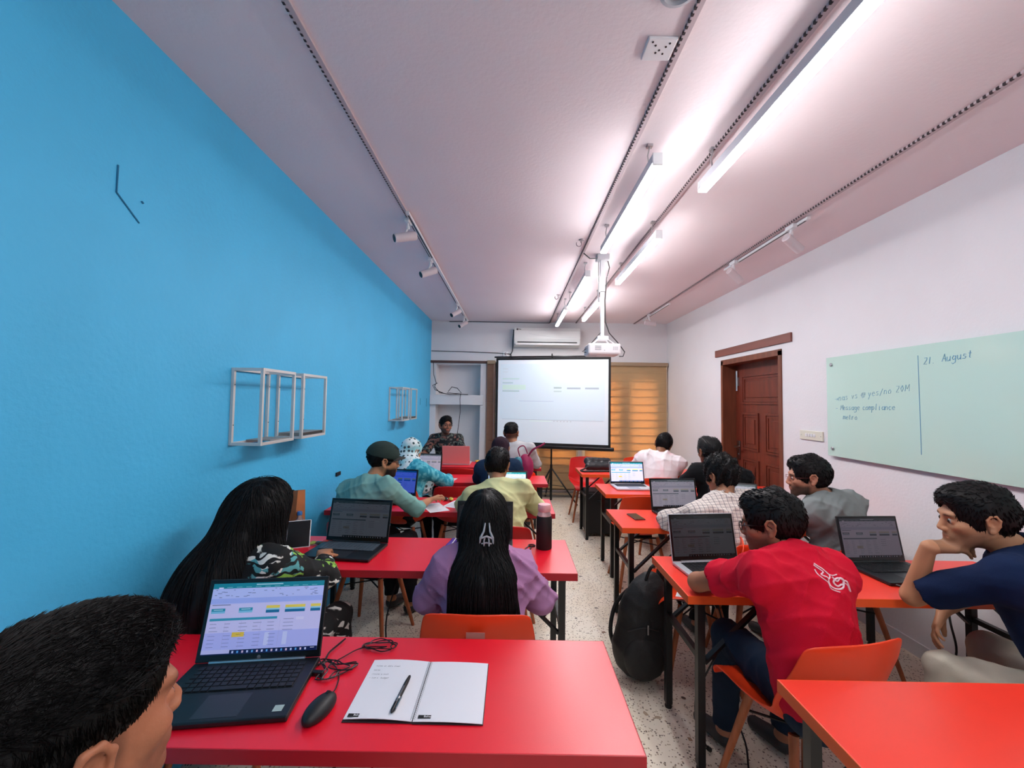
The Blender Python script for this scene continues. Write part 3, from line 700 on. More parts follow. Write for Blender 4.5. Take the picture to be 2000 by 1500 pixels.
chair(1.10,1.60,-11,'orange shell chair of the man in the red shirt')
chair(2.03,1.56,-10,'orange shell chair of the man in the navy shirt')
chair(1.09,2.50,-82,'empty orange shell chair holding a paper next to the black backpack')
chair(1.47,2.52,4,'orange shell chair of the man in the checked shirt')
chair(1.99,2.54,-8,'orange shell chair of the man in the grey shirt')
chair(1.12,3.66,0,'empty orange shell chair tucked under the table with the silver laptop')
chair(1.72,3.54,0,'shell chair under the man in the black shirt')
chair(2.16,3.50,15,'empty red shell chair near the white wall below the wooden door')
chair(1.55,4.52,0,'orange shell chair of the man in the white and pink shirt')
chair(1.02,5.62,180,'empty red shell chair beyond the black bag on the farthest right table')
chair(1.78,5.66,180,'empty orange shell chair beyond the man in the white and pink shirt')
chair(-.62,.50,8,'shell chair under the man in the foreground')
MB().b2((-.033,-.266,.722),(.033,-.2625,.750)).build('sticker',mat('faded sticker','c07a70',.6),CH)
# ------------------------------------------------------------------ laptops
M_lb=mat('black laptop body','101216',.38,spec=.5); M_ls=mat('silver laptop body','d2d4d8',.35,metal=.35); M_bez=mat('laptop bezel black','07080a',.25); M_key=mat('laptop key black','15171b',.45); M_lpink=mat('pink red laptop lid','f2908c',.4,spec=.4)
M_keyg=mat('laptop key bright legend','4c5862',.5); M_cabw=mat('white cable','d8d8da',.5)
def sheet(dark,W,Hh,rich=False,tintc=None,grey=0):
    """spreadsheet picture as rectangles, u right v down in 0..1"""
    L=[]
    def Rr(a,b,c,d,col):
        col=np.array(hexc(col)); 
        if tintc is not None:
            gy=col.mean(); q_=0 if max(tintc)>.6 or max(tintc)>3*min(tintc) else .8; col=(col*(1-q_)+gy*q_)*np.array(tintc)
        L.append((-W/2+a*W,Hh-d*Hh,-W/2+c*W,Hh-b*Hh,tuple(col)))
    Rr(0,0,1,1,'b9c4f2'); Rr(0,0,1,.075,'1c8a96'); Rr(.38,.018,.62,.035,'9fd8dc'); Rr(.05,.055,.09,.08,'dbe4f8')
    Rr(0,.075,1,.22,'bccaf4'); Rr(0,.22,1,.29,'a3b6ee')
    g=random.Random(5)
    for i in range(34): x=g.uniform(.02,.95); y=g.uniform(.085,.2); Rr(x,y,x+g.uniform(.01,.04),y+.008,'6e7ba6')
    for i in range(10): x=.12+.085*i; Rr(x,.055,x+.05,.062,'7cc6cc')
    Rr(0,.30,1,.93,'cfcff0'); Rr(.02,.305,.18,.315,'5a6a8a')
    for x in(.02,.26): Rr(x,.36,x+.12,.40,'2f97ae'); Rr(x,.40,x+.12,.43,'7cc4dd'); Rr(x+.02,.375,x+.1,.385,'bfe4ec')
    for x,w_ in((.50,.12),(.67,.18),(.90,.09)): Rr(x,.34,x+w_,.38,'ecd85a'); Rr(x,.38,x+w_,.405,'8fd2e6'); Rr(x,.405,x+w_,.445,'1f6f98')
    Rr(.02,.50,.61,.535,'3f9db4')
    for r in range(7):
        for c in range(5):
            Rr(.03+c*.125,.575+r*.05,.03+c*.125+g.uniform(.04,.08),.582+r*.05,'7f88ac')
    Rr(.0,.70,1,.93,'b4bcf0') if rich else None
    if rich:
        for x in(.52,.68): Rr(x,.72,x+.04,.9,'cdd6f6')
        for r in range(4):
            for c in range(5): Rr(.03+c*.13,.74+r*.05,.09+c*.13,.746+r*.05,'7f88bc')
    Rr(.235,.70,.34,.765,'e8c84a'); Rr(.27,.73,.31,.736,'9a8430'); Rr(.78,.52,.85,.56,'dcdcf4')
    for r in range(4): Rr(.67,.54+.05*r,.76,.547+.05*r,'7f88ac')
    for x in(.16,.30,.47,.64): Rr(x,.55,x+.0016,.93,'a9aed4')
    Rr(0,.94,1,1,'14224e'); Rr(0,.93,.24,.985,'c4c8ee')
    for i in range(16): Rr(.26+i*.042,.955,.275+i*.042,.985,('c8d4f0','5aa8e0','e0c8d8')[i%3])
    Rr(.94,.955,.975,.963,'dfe6f6')
    return L
def laptop(name,label,x,y,rz,w=.36,d=.245,lh=.225,lean=22,body=M_lb,lid=None,scr=.9,tint=None,rich=False,keys='joined',keym=None,z=.75,logo=False,stick=True):
    t=thing(name,label,'laptop',(x,y,z),R_(-rz))
    MB().b2((-w/2,-d,.002),(w/2,0,.017),.004).b2((-w/2+.02,-d+.02,0),(w/2-.02,-.02,.004)).build('base',body,t)
    kb=MB().b2((-w/2+.028,-.135,.0166),(w/2-.028,-.022,.0176)).build('keyboard',M_key if body is M_lb else M_ls,t)
    km=keym or M_key; rows=6; cols=15; kw=(w-.062)/cols; kh=.108/rows
    kmesh=None; mb=MB()
    for r in range(rows):
        for c in range(cols):
            px=-w/2+.031+kw*(c+.5); py=-.026-kh*(r+.5)
            if r==5 and 4<=c<=8:
                if c!=6: continue
                if keys=='single': MB().box((px,py,.0192),(kw*5-.003,kh-.003,.0028),.0006).build('key',km,kb)
                else: mb.box((px,py,.0192),(kw*5-.003,kh-.003,.0028))
                continue
            if keys=='single':
                if kmesh is None: kmesh=MB().box((0,0,0),(kw-.003,kh-.003,.0028),.0006).mesh('key'); kmesh.materials.append(km)
                o=link('key',kmesh,None,kb,(px,py,.0192))
            else: mb.box((px,py,.0192),(kw-.003,kh-.003,.0028))
    if keys!='single': mb.build('keys',km,kb,kind='stuff')
    MB().b2((-.055,-d+.012,.0168),(.055,-.148,.0174),.0002).build('touchpad',mat('touchpad',(.02,.022,.028),.3) if body is M_lb else mat('touchpad silver','a6aab0',.3,metal=.6),t)
    if stick: MB().b2((w/2-.045,-d+.02,.0171),(w/2-.022,-d+.042,.0176)).build('sticker',mat('pale sticker','9fb2ae',.4),t)
    ld=bpy.data.objects.new('lid',(lambda m_: m_)(MB().b2((-w/2,.0,.004),(w/2,.006,lh),.003).mesh('lid'))); COL.objects.link(ld); ld.data.materials.append(lid or body)
    ld.parent=t; ld.location=(0,-.004,.013); ld.rotation_euler=(R_(-lean),0,0)
    MB().b2((-w/2+.003,-.0012,.006),(w/2-.003,.0006,lh-.003),.0005).build('bezel',M_bez,ld)
    MB().tube([(-w*.38,-.003,.004),(w*.38,-.003,.004)],.006,8).build('hinge',M_steel if (body is M_ls or logo) else M_key,ld)
    sw_=w-.026; sh=lh-.036
    Ms=Matrix.Translation((0,-.0013,.024))@Matrix.Rotation(R_(90),4,'X')
    flat_print('screen',sheet(False,sw_,sh,rich,tint),Ms,attr_mat('screen %.2f'%scr,.25,emit=scr),ld,.0003)
    if logo: 
        MB().lathe([(.0055,0),(.005,.0004)],16,Matrix.Translation((0,-.0013,.0135))@Matrix.Rotation(R_(90),4,'X')).build('badge',mat('grey badge','5c6066',.4),ld)
    return t
laptop('laptop','black laptop with a bright spreadsheet on the nearest left table',-.765,1.285,-7,scr=.5,tint=(.62,.62,.72),rich=True,keys='single',logo=True,lh=.232,lean=17)
DK=(.035,.040,.043)
laptop('laptop','dark grey-screened gaming laptop with lit keys in the second left row',-.868,2.342,5.5,scr=.5,tint=(.055,.062,.07),keym=M_keyg,w=.365,lh=.235,lean=14,stick=False)
laptop('laptop','black laptop hidden behind the head of the woman in lilac',-.155,2.425,0,scr=.2,tint=(.02,.02,.02),w=.33,lh=.215,lean=12)
laptop('laptop','laptop with a blue screen in front of the man in the cap',-.965,3.462,8,scr=.6,tint=(.06,.11,.42),w=.34,lean=14)
laptop('laptop','laptop with a white screen right of the man in the yellow shirt',-.04,3.45,0,scr=.9,tint=(1.1,1.1,.95),w=.34,lean=14)
laptop('laptop','grey-screened laptop beside the dotted headscarf',-.935,4.50,3,scr=.5,tint=(.55,.5,.55),w=.33,lean=12)
laptop('laptop','laptop with a pink-red lid turned away from the room',-.715,5.27,180,body=M_ls,lid=M_lpink,scr=.8,w=.35,lh=.24,lean=12)
laptop('laptop','laptop half hidden behind the man in front of the projection screen',.05,5.47,0,scr=.6,tint=(.55,.55,.75),w=.34,lean=14)
laptop('laptop','silver laptop with a bright sheet in the fourth right row',1.155,4.13,-2,body=M_ls,scr=.8,tint=(.95,.95,.95),w=.35,lean=14)
laptop('laptop','black laptop with a grey sheet in the third right row beside the checked shirt',1.245,3.16,-5,scr=.5,tint=(.28,.27,.30),w=.37,lh=.235,lean=12)
laptop('laptop','silver laptop with a nearly black screen at the elbow of the man in red',1.00,2.145,-7,body=M_ls,scr=.4,tint=DK,w=.36,lh=.235,lean=12)
laptop('laptop','black laptop in front of the man in navy resting his chin',1.885,2.165,-4,scr=.45,tint=(.12,.11,.13),w=.34,lh=.23,lean=12)
laptop('laptop','laptop at the third right table turned toward the man in grey',1.655,3.10,22,scr=.5,tint=(.5,.5,.52),w=.33,lean=14)
laptop('laptop','black laptop in front of the man in the black shirt',1.97,4.10,0,scr=.4,tint=(.3,.3,.33),w=.34,lean=14)
def soft(name,prims,m,parent,h=.010,amp=.004,seed=1,sc=.06,loc=None,label=None):
    V,F=mesh_sdf(prims,h,disp=folds(seed,amp,sc)); return link(name,np_mesh(name,V,F),m,parent,loc,label=label)
M_bp=mat('black nylon','08080a',.65,sheen=0,bump=.15,bscale=120)
# ------------------------------------------------------------------ small things on tables
ZT=.75
def curve_pts(pts,n=6):
    pts=[Vector(p) for p in pts]; out=[]
    P_=[pts[0]]+pts+[pts[-1]]
    for i in range(1,len(P_)-2):
        for k in range(n):
            t=k/n; a,b,c,d=P_[i-1:i+3]
            out.append(.5*((2*b)+(c-a)*t+(2*a-5*b+4*c-d)*t*t+(3*b-a-3*c+d)*t**3))
    out.append(pts[-1]); return out
# mouse
ms=thing('computer_mouse','black wired mouse on the nearest left table','mouse',(-.490,1.098,ZT),R_(-14))
pm=[EL((0,0,.012),(.029,.056,.024),k=.01),PL((0,0,.0015),(0,0,-1),k=.002)]
V,F=mesh_sdf(pm,.0035,pad=.012); link('body',np_mesh('body',V,F),mat('mouse black rubber','121316',.5),ms)
MB().lathe([(.008,-.003),(.0085,.003)],12,Matrix.Translation((0,.030,.029))@Matrix.Rotation(R_(90),4,'Y')).build('scroll_wheel',M_key,ms)
cb=curve_pts([(-.487,1.155,.757),(-.486,1.19,.754),(-.50,1.24,.754),(-.53,1.28,.756),(-.57,1.30,.757),(-.585,1.27,.757)])
tag(MB().tube(cb,.0017,6).build('mouse_cable',M_blk),'thin cable from the mouse to the nearest laptop','cable')
pts=[]
for k in range(30):
    a=k*.62; r=.032+.009*math.sin(k*1.7); pts.append((-.425+r*1.5*math.cos(a),1.385+r*.8*math.sin(a),.754+.0012*k*.25))
pts+=[(-.48,1.37,.757),(-.52,1.32,.758),(-.545,1.27,.758)]
for k in range(26):
    a=k*.75; r=.04+.02*math.sin(k*2.3); pts.append((-.525+r*1.05*math.cos(a)*(1+.3*math.sin(k)),1.265+r*.95*math.sin(a),.755+.001*(k%7)))
tag(MB().tube(curve_pts(pts,4),.0018,6).build('coiled_cable',M_blk),'coiled thin black cable between the nearest laptop and the notebook','cable')
ub=thing('usb_plug','black plug and adapter at the right side of the nearest laptop','plug',(-.575,1.245,ZT+.006),R_(-6))
MB().b2((-.028,-.007,-.006),(.028,.007,.007),.002).build('shell',M_blk,ub); MB().b2((-.044,-.005,-.003),(-.028,.005,.003)).build('connector',M_steel,ub)
tag(MB().tube(curve_pts([(-.555,1.42,.757),(-.565,1.385,.757),(-.575,1.345,.757),(-.572,1.31,.757),(-.58,1.28,.757)]),.0028,6).build('power_cable',M_blk),'short black power cable behind the right edge of the nearest laptop','cable')
# notebook
nbk=thing('spiral_notebook','open white spiral notebook with faint handwriting on the nearest left table','notebook',(-.243,1.19,ZT),R_(0))
M_pap=mat('white paper','e4e4ea',.8); M_pape=mat('page edges dark cover','2a1c20',.6)
def page(x0,x1,skew,wob):
    mb=MB(); n=8; vs=[]
    for j in(0,1):
        for i in range(n+1):
            u=i/n; x=x0+(x1-x0)*u; zz=.004+wob*math.sin(u*math.pi)
            for yy in(-.12,.118): vs.append((x,yy+skew*u*(1),zz+(.0012 if j else 0)))
    m_=2*(n+1)
    fs=[]
    for i in range(n):
        a=2*i; fs+= [(m_+a,m_+a+2,m_+a+3,m_+a+1),(a,a+1,a+3,a+2),(a,a+2,m_+a+2,m_+a),(a+1,m_+a+1,m_+a+3,a+3)]
    fs+=[(0,m_,m_+1,1),(2*n,2*n+1,m_+2*n+1,m_+2*n)]
    mb.add(vs,fs); return mb
page(-.0012,-.176,.004,.004).build('left_page',M_pap,nbk); page(.0012,.178,-.004,.002).build('right_page',M_pap,nbk)
MB().b2((-.178,-.122,.0005),(.0,.118,.0022),.0005).b2((.0,-.124,.0005),(.18,.116,.0022),.0005).build('cover',M_pape,nbk)
mb=MB()
for k in range(34): mb.tube([(.006*math.cos(a),-.115+k*.0068+.001*math.sin(a),.005+.005*math.sin(a)) for a in [R_(q) for q in range(-30,211,48)]],.0006,4,caps=False)
mb.build('spiral_binding',M_steel,nbk,kind='stuff')
for x in(-.168,.012):
    flat_print('label_strip',[(x,-.112,x+.044,-.1,(.012,.012,.014))],Matrix.Translation((0,0,.0072 if x<0 else .0062)),attr_mat('printed ink',.7),nbk)
    text_obj('label_text','Bahwan',.0085,mat('white print','f0f0f2',.7),nbk,Matrix.Translation((x+.028,-.106,.0085 if x<0 else .0075)),.0001)
    flat_print('footer_line',[(x+.048,-.107,x+.085,-.1062,(.25,.25,.28)),(x+.088,-.1085,x+.094,-.1045,(.4,.4,.42))],Matrix.Translation((0,0,.0075 if x<0 else .0065)),attr_mat('printed ink',.7),nbk)
mb=MB(); Mn=Matrix.Translation((0,0,.0094))
strokes(mb,'notes on data sheet',-.158,.085,.006,Mn,.00025); strokes(mb,'terms',-.16,.066,.006,Mn,.00025); strokes(mb,'income a cost',-.16,.048,.006,Mn,.00025); strokes(mb,'- sum of budget',-.162,.032,.006,Mn,.00025)
mb.build('handwriting',mat('pencil grey','77777f',.8),nbk,kind='stuff')
pen=thing('ballpoint_pen','black ballpoint pen with silver clip lying on the open notebook','pen',(-.2945,1.160,ZT+.0132),R_(-5))
MB().tube([(0,-.072,0),(0,-.066,0),(0,.045,0),(0,.066,0),(0,.072,0)],[.0025,.0055,.0058,.004,.0009],12).build('barrel',M_blk,pen)
MB().b2((.0055,-.062,.001),(.0095,-.018,.0035),.0005).lathe([(.0062,0),(.0062,.008)],12,Matrix.Translation((0,-.02,0))@Matrix.Rotation(R_(90),4,'X')).b2((-.0012,-.04,.0048),(.0012,.02,.0062)).build('clip',M_steel,pen)
# second left table
bt=thing('water_bottle','large black water bottle with a clear pink lid on the second left table','bottle',(.185,2.335,ZT))
MB().lathe([(.041,0),(.044,.004),(.044,.165),(.040,.180)],28).build('sleeve',mat('black bottle sleeve','0a090a',.6),bt)
gl=mat('clear pink plastic','e8b8b8',.1,trans=.7)
MB().lathe([(.0395,.1805),(.040,.186),(.033,.199),(.031,.204)],28).build('shoulder',gl,bt)
MB().lathe([(.034,.2045),(.036,.207),(.036,.236),(.033,.243)],28).build('cap',mat('pale pink plastic','dfa8a8',.3),bt)
bg=thing('paper_bag','brown leather shopping bag with a strap standing by the blue wall','bag',(-1.29,2.405,ZT),R_(-12))
mb=MB(); vs=[(-.075,-.05,0),(.075,-.05,0),(.075,.045,0),(-.075,.045,0),(-.078,-.035,.27),(.078,-.03,.29),(.078,.03,.285),(-.078,.025,.265)]
mb.add(vs,[(0,3,2,1),(0,1,5,4),(1,2,6,5),(2,3,7,6),(3,0,4,7)])
o=mb.build('body',mat('brown leather','a8673c',.5,var=.15,vscale=10),bg); so=o.modifiers.new('s','SOLIDIFY'); so.thickness=.004
MB().tube(curve_pts([(-.02,-.040,.262),(-.01,-.055,.272),(.005,-.06,.23),(.035,-.062,.14),(.045,-.062,.07),(.055,-.062,.14),(.045,-.055,.24),(.04,-.045,.27)]),.005,8).build('strap',mat('dark brown leather','6a3c22',.5),bg)
MB().b2((-.03,-.035,.268),(.01,-.02,.285),.004).b2((.03,-.033,.275),(.05,-.02,.293),.004).build('buckle',M_blk,bg)
wb_=thing('small_bottle','small clear plastic bottle beside the brown bag','bottle',(-1.205,2.36,ZT))
MB().lathe([(.024,0),(.027,.004),(.027,.10),(.022,.125),(.011,.145),(.011,.155)],18).build('body',mat('clear plastic','dfe6ee',.05,trans=.85),wb_)
MB().lathe([(.0135,.155),(.0135,.172),(.012,.174)],16).build('cap',mat('blue cap','2a6bb0',.4),wb_); MB().lathe([(.0275,.05),(.0275,.085)],18).build('label_band',mat('bottle label','b4565a',.5),wb_)
ph=thing('tablet','dark tablet propped up beside the woman with very long hair','tablet',(-1.165,2.27,ZT),R_(22)); 
Mt=Matrix.Rotation(R_(-30),4,'X')
MB().b2((-.06,0,.001),(.06,.006,.15),.002,Mt).build('body',M_wpl,ph); MB().b2((-.056,-.0012,.005),(.056,.0,.146),0,Mt).build('glass',M_bez,ph)
def wrapper(x,y,label,cols,s=1.,z=ZT):
    t=thing('candy_wrapper',label,'wrapper',(x,y,z),random.uniform(-.5,.5))
    for k,c in enumerate(cols):
        pr_=[EL((.035*(k-.5)*s,.006*(-1)**k,.011*s),(.024*s,.016*s,.011*s),rotm(25*k),k=.004)]
        V,F=mesh_sdf(pr_,.0035*max(1,s*.8),disp=folds(k+3,.003,.02),pad=.012); V[:,2]=np.maximum(V[:,2],.0002)
        link('wrapper_piece',np_mesh('w',V,F),mat('foil '+c,c,.25,spec=.7),t)
    return t
wrapper(-1.09,2.32,'green and dark sweet wrapper left of the gaming laptop',('8ea84a','30351f','c03a2a'))
wrapper(-.56,3.41,'yellow and black sweet wrappers before the man in the cap',('d9c52c','20210f','c9b13a'),1.3)
wrapper(-.44,5.53,'yellow sweet wrapper on the farthest left table',('e0b030','c0402a'),1.4)
def papers(x,y,rz,label,w=.21,h=.297,curl=0,dark=False,z=ZT):
    t=thing('paper_sheet',label,'paper',(x,y,z+.0006),R_(-rz)); mb=MB(); n=6; vs=[]
    for i in range(n+1):
        for j in(-1,1): vs.append((j*w/2,-h/2+h*i/n,curl*(i/n)**2+.0008))
    for i in range(n+1):
        for j in(-1,1): vs.append((j*w/2,-h/2+h*i/n,curl*(i/n)**2))
    k=2*(n+1); fs=[(2*i,2*i+1,2*i+3,2*i+2) for i in range(n)]+[(k+2*i,k+2*i+2,k+2*i+3,k+2*i+1) for i in range(n)]
    mb.add(vs,fs); mb.build('sheet',M_pap,t)
    if not curl:
        rr=[(-w*.4,h*.42-.014*q,-w*.4+random.uniform(.4,.8)*w,h*.42-.014*q+.002,(.3,.3,.33)) for q in range(int(h/.016))]
        flat_print('print_lines',rr,Matrix.Translation((0,0,.001)),attr_mat('printed ink',.7),t)
    return t
papers(-1.05,2.13,60,'white folded paper under the left edge of the gaming laptop',.10,.14)
papers(-.585,3.165,-28,'white paper sheet hanging over the edge by the elbow of the man in the cap',.15,.26)
papers(-.43,3.27,20,'white printed sheet in the middle of the third left table',.15,.21)
papers(-.66,4.27,10,'white sheet under the hand of the woman in the dotted headscarf',.15,.20)
nb2=thing('open_notebook','open notebook at the left elbow of the woman in lilac','notebook',(-.30,2.13,ZT),R_(-4))
MB().b2((-.075,-.11,.0),(.075,.11,.009),.002).build('page_block',M_pap,nb2); flat_print('ruling',[(-.065,-.1+.01*k,.065,-.0993+.01*k,(.55,.58,.66)) for k in range(20)],Matrix.Translation((0,0,.0093)),attr_mat('printed ink',.7),nb2)
pc=thing('pencil_case','purple and white pouch behind the notebook of the woman in lilac','pouch',(-.325,2.32,ZT),0)
V,F=mesh_sdf([CC((-.02,-.05,.018),(.0,.05,.018),.016,.018)],.005,pad=.012); link('body',np_mesh('b',V,F),mat('purple fabric','5a3a9a',.7),pc)
MB().tube([(.0,-.05,.033),(.012,.05,.034)],.003,6).build('zip',M_wpl,pc)
tag(MB().tube([( .118+.019*math.cos(R_(a)),2.36+.016*math.sin(R_(a)),ZT+.004) for a in range(0,360,20)],.0035,6,closed=True).tube([(.10,2.35,ZT+.004),(.08,2.31,ZT+.004),(.075,2.28,ZT+.004)],.003,6).build('earphones',M_blk),'black looped earphone cable right of the woman in lilac','earphones')
pn=thing('pen','thin black pen lying left of the black bottle','pen',(.098,2.265,ZT+.005),R_(-14)); MB().tube([(0,-.07,0),(0,-.065,0),(0,.06,0),(0,.068,0)],[.002,.004,.004,.001],8).build('barrel',M_blk,pn); MB().b2((.003,-.06,.0),(.005,-.03,.002)).build('clip',M_steel,pn)
m2=thing('computer_mouse','black mouse on the third left table behind the long hair','mouse',(-.30,3.37,ZT),R_(20)); V,F=mesh_sdf(pm,.006,pad=.015); link('body',np_mesh('b',V,F),M_blk,m2); MB().b2((-.003,.02,.03),(.003,.04,.038)).build('scroll_wheel',M_key,m2)
ph=thing('phone','dark phone lying near the end of the third right table','phone',(.895,2.985,ZT),R_(8)); MB().b2((-.037,-.075,0),(.037,.075,.008),.002).build('body',mat('brown phone back','5a2a26',.3),ph); MB().b2((-.034,-.072,.0081),(.034,.072,.0087)).build('screen_glass',mat('dark glass','2c1a1a',.15),ph)
papers(1.02,2.40,30,'magazine lying on the empty chair seat beside the black backpack',.12,.2,z=.475)
tb=thing('tote_bag','black cloth bag slumped on the empty chair behind the silver laptop','bag',(1.02,2.56,.465),0)
soft('body',[CC((-.07,0,.06),(.08,.0,.07),.055,.06,.03),EL((0,0,.10),(.11,.06,.06),k=.03),PL((0,0,.002),(0,0,-1),k=.01)],M_bp,tb,.009,.005)
MB().tube(curve_pts([(-.06,-.02,.13),(-.05,-.04,.19),(.04,-.03,.19),(.06,-.02,.13)]),.006,6).build('handle',M_bp,tb)
for k,(x,y,rz,l) in enumerate(((1.88,1.95,0,'power cable hanging off the table before the man in navy'),)):
    tag(MB().tube(curve_pts([(1.73,2.06,.757),(1.74,1.95,.757),(1.80,1.86,.757),(1.84,1.80,.755),(1.845,1.775,.745),(1.85,1.765,.66),(1.87,1.765,.55),(1.84,1.77,.45),(1.80,1.78,.30),(1.83,1.8,.15),(1.80,1.85,.01)]),.004,6).build('power_cable',M_blk),l,'cable')
tag(MB().tube(curve_pts([(.90,1.83,.48),(.87,1.85,.40),(.84,1.90,.25),(.86,1.93,.1),(.90,1.92,.02)]),.004,6).tube([(.90,1.92,.02),(.915,1.92,.01)],.010,6).build('power_cable',M_blk),'power cable hanging down between the legs of the second right table','cable')
tag(MB().tube(curve_pts([(1.05,2.15,.6),(1.08,2.1,.4),(1.04,2.0,.2),(1.06,1.9,.06),(1.02,1.78,.012),(1.1,1.7,.008),(1.25,1.62,.008),(1.45,1.6,.008)]),.004,6).build('power_cable',M_blk),'black cables lying on the terrazzo under the man in red','cable')
tag(MB().tube(curve_pts([(-.60,2.2,.60),(-.62,2.1,.45),(-.55,1.95,.3),(-.50,1.9,.12),(-.56,1.86,.01),(-.6,1.7,.006)]),.004,6).build('power_cable',M_blk),'black cable hanging below the second left table','cable')
# ------------------------------------------------------------------ bags
bp=thing('backpack','bulky black backpack standing on the terrazzo beside the orange chair','backpack',(.755,2.42,0),0)
soft('body',[EL((0,0,.16),(.165,.12,.16),k=.08),EL((.01,0,.33),(.14,.10,.2),k=.08),EL((.06,.02,.46),(.09,.07,.13),k=.08),PL((0,0,.004),(0,0,-1),k=.01)],M_bp,bp,amp=.006)
soft('front_pocket',[EL((-.01,-.095,.16),(.115,.045,.12),k=.04)],M_bp,bp,.009)
MB().tube(curve_pts([(-.10,-.085,.30),(-.02,-.105,.33),(.07,-.095,.31)]),.003,6).build('zip',M_key,bp); MB().b2((.0,-.118,.30),(.008,-.112,.35)).build('zip_pull',M_steel,bp)
MB().tube(curve_pts([(.02,-.02,.55),(.05,-.03,.63),(.10,-.02,.64),(.12,.0,.57)]),.009,8).build('handle',M_bp,bp)
MB().tube(curve_pts([(-.05,.09,.45),(-.12,.11,.35),(-.15,.10,.2),(-.11,.08,.08)]),.012,8).build('strap',M_bp,bp)
b3=thing('laptop_bag','black laptop bag lying on the farthest right table','bag',(1.06,5.05,ZT),R_(8))
soft('body',[CC((-.14,-.03,.045),(.14,-.03,.045),.045,k=.05),CC((-.12,.06,.10),(.13,.06,.09),.05,k=.06),PL((0,0,.002),(0,0,-1),k=.008)],mat('dark grey nylon','1c1e22',.5),b3,.010,.004)
MB().tube(curve_pts([(-.14,-.06,.06),(-.22,-.10,.03),(-.27,-.13,.015),(-.2,-.15,.008),(-.05,-.15,.008),(.1,-.16,.008)]),.010,6).build('strap',M_bp,b3)
MB().tube(curve_pts([(-.12,-.01,.115),(.0,-.02,.125),(.12,-.01,.115)]),.003,6).build('zip',M_key,b3)
b4=thing('suitcase','black box-shaped case under the farthest right table','case',(1.05,5.02,0),0)
MB().b2((-.17,-.15,.03),(.20,.15,.52),.02).build('shell',mat('black case shell','0c0d0f',.6),b4); MB().b2((-.05,-.165,.40),(.08,-.15,.425),.004).build('handle',M_key,b4)
for a in(-1,1): MB().lathe([(.02,-.01),(.02,.01)],10,Matrix.Translation((a*.13,-.12,.02))@Matrix.Rotation(R_(90),4,'Y')).build('wheel',M_blk,b4)
b5=thing('backpack','magenta and teal backpack standing on the fourth left table','backpack',(.14,4.28,ZT),R_(-10))
soft('body',[EL((0,0,.14),(.085,.07,.14),k=.05),PL((0,0,.002),(0,0,-1),k=.01)],mat('magenta nylon','9a1850',.6,sheen=0),b5,.008,.003)
soft('pocket',[EL((-.075,-.03,.16),(.07,.055,.09),k=.05)],mat('teal print nylon','1e6f80',.6,var=.4,vscale=25),b5,.008,.002)
MB().tube(curve_pts([(.03,-.02,.26),(.08,-.03,.33),(.16,-.03,.37),(.20,-.02,.40)]),[.010]*19,8).build('strap',mat('magenta strap','8a1848',.6),b5)
MB().tube(curve_pts([(-.06,0,.25),(-.08,0,.33),(-.02,0,.36),(.02,0,.28)]),.006,8).build('handle',mat('magenta strap','8a1848',.6),b5)
# ------------------------------------------------------------------ people
def head_prims(Hc,R,fine=False,s=1.0,beard=False):
    def T(x,y,z): return np.array(Hc)+R@(np.array([x,y,z])*s)
    def C_(a,b,ra,rb=None,k=.01,sub=False): return CC(T(*a),T(*b),ra*s,(ra if rb is None else rb)*s,k*s,sub=sub)
    def E_(c,r,k=.01,Rl=None,sub=False): return EL(T(*c),np.array(r)*s,R if Rl is None else R@Rl,k*s,sub=sub)
    P=[E_((0,-.014,.032),(.076,.097,.083),.03),E_((0,.030,-.030),(.058,.062,.074),.04),
       C_((-.052,-.002,-.040),(-.012,.070,-.092),.020,.017,.025),C_((.052,-.002,-.040),(.012,.070,-.092),.020,.017,.025),
       E_((0,.080,-.100),(.018,.014,.015),.02),E_((-.042,.060,-.022),(.020,.022,.018),.022),E_((.042,.060,-.022),(.020,.022,.018),.022),
       C_((-.034,.083,.020),(.034,.083,.020),.012,k=.02),
       E_((-.031,.098,-.001),(.017,.017,.012),.018,sub=True),E_((.031,.098,-.001),(.017,.017,.012),.018,sub=True),
       C_((0,.088,.010),(0,.107,-.030),.0078,.0112,.012),E_((-.011,.102,-.036),(.008,.010,.007),.007),E_((.011,.102,-.036),(.008,.010,.007),.007),
       E_((0,.083,-.062),(.028,.018,.016),.02),
       C_((-.018,.092,-.060),(.018,.092,-.060),.0045,k=.004),C_((0,.098,-.059),(0,.098,-.059),.0045,k=.006),C_((-.016,.091,-.070),(.016,.091,-.070),.0052,k=.005),C_((0,.096,-.070),(0,.096,-.070),.0045,k=.006),
       C_((-.022,.099,-.065),(.022,.099,-.065),.0012,k=.003,sub=True),
       E_((-.031,.080,-.001),(.0135,.0125,.0115),.004),E_((.031,.080,-.001),(.0135,.0125,.0115),.004)]
    for q in(-1,1):
        if fine: P.append(E_((q*.031,.0945,-.002),(.0115,.006,.0042),.002,sub=True))
        tilt=np.array([[math.cos(q*.35),-math.sin(q*.35),0],[math.sin(q*.35),math.cos(q*.35),0],[0,0,1]])
        P.append(E_((q*.080,-.010,-.004),(.008,.018,.030),.006,Rl=tilt))
        rim=[(q*.086,.004,-.006),(q*.088,.006,.014),(q*.090,-.004,.027),(q*.092,-.019,.028),(q*.092,-.028,.012),(q*.090,-.024,-.008),(q*.084,-.014,-.026)]
        for a,b in zip(rim,rim[1:]): P.append(C_(a,b,.0042,k=.004))
        P.append(E_((q*.083,-.005,-.030),(.007,.009,.010),.006))
        P.append(E_((q*.090,-.008,.001),(.008,.009,.013),.005,sub=True))
        P.append(E_((q*.088,-.012,.018),(.005,.008,.006),.004,sub=True))
    return P,T
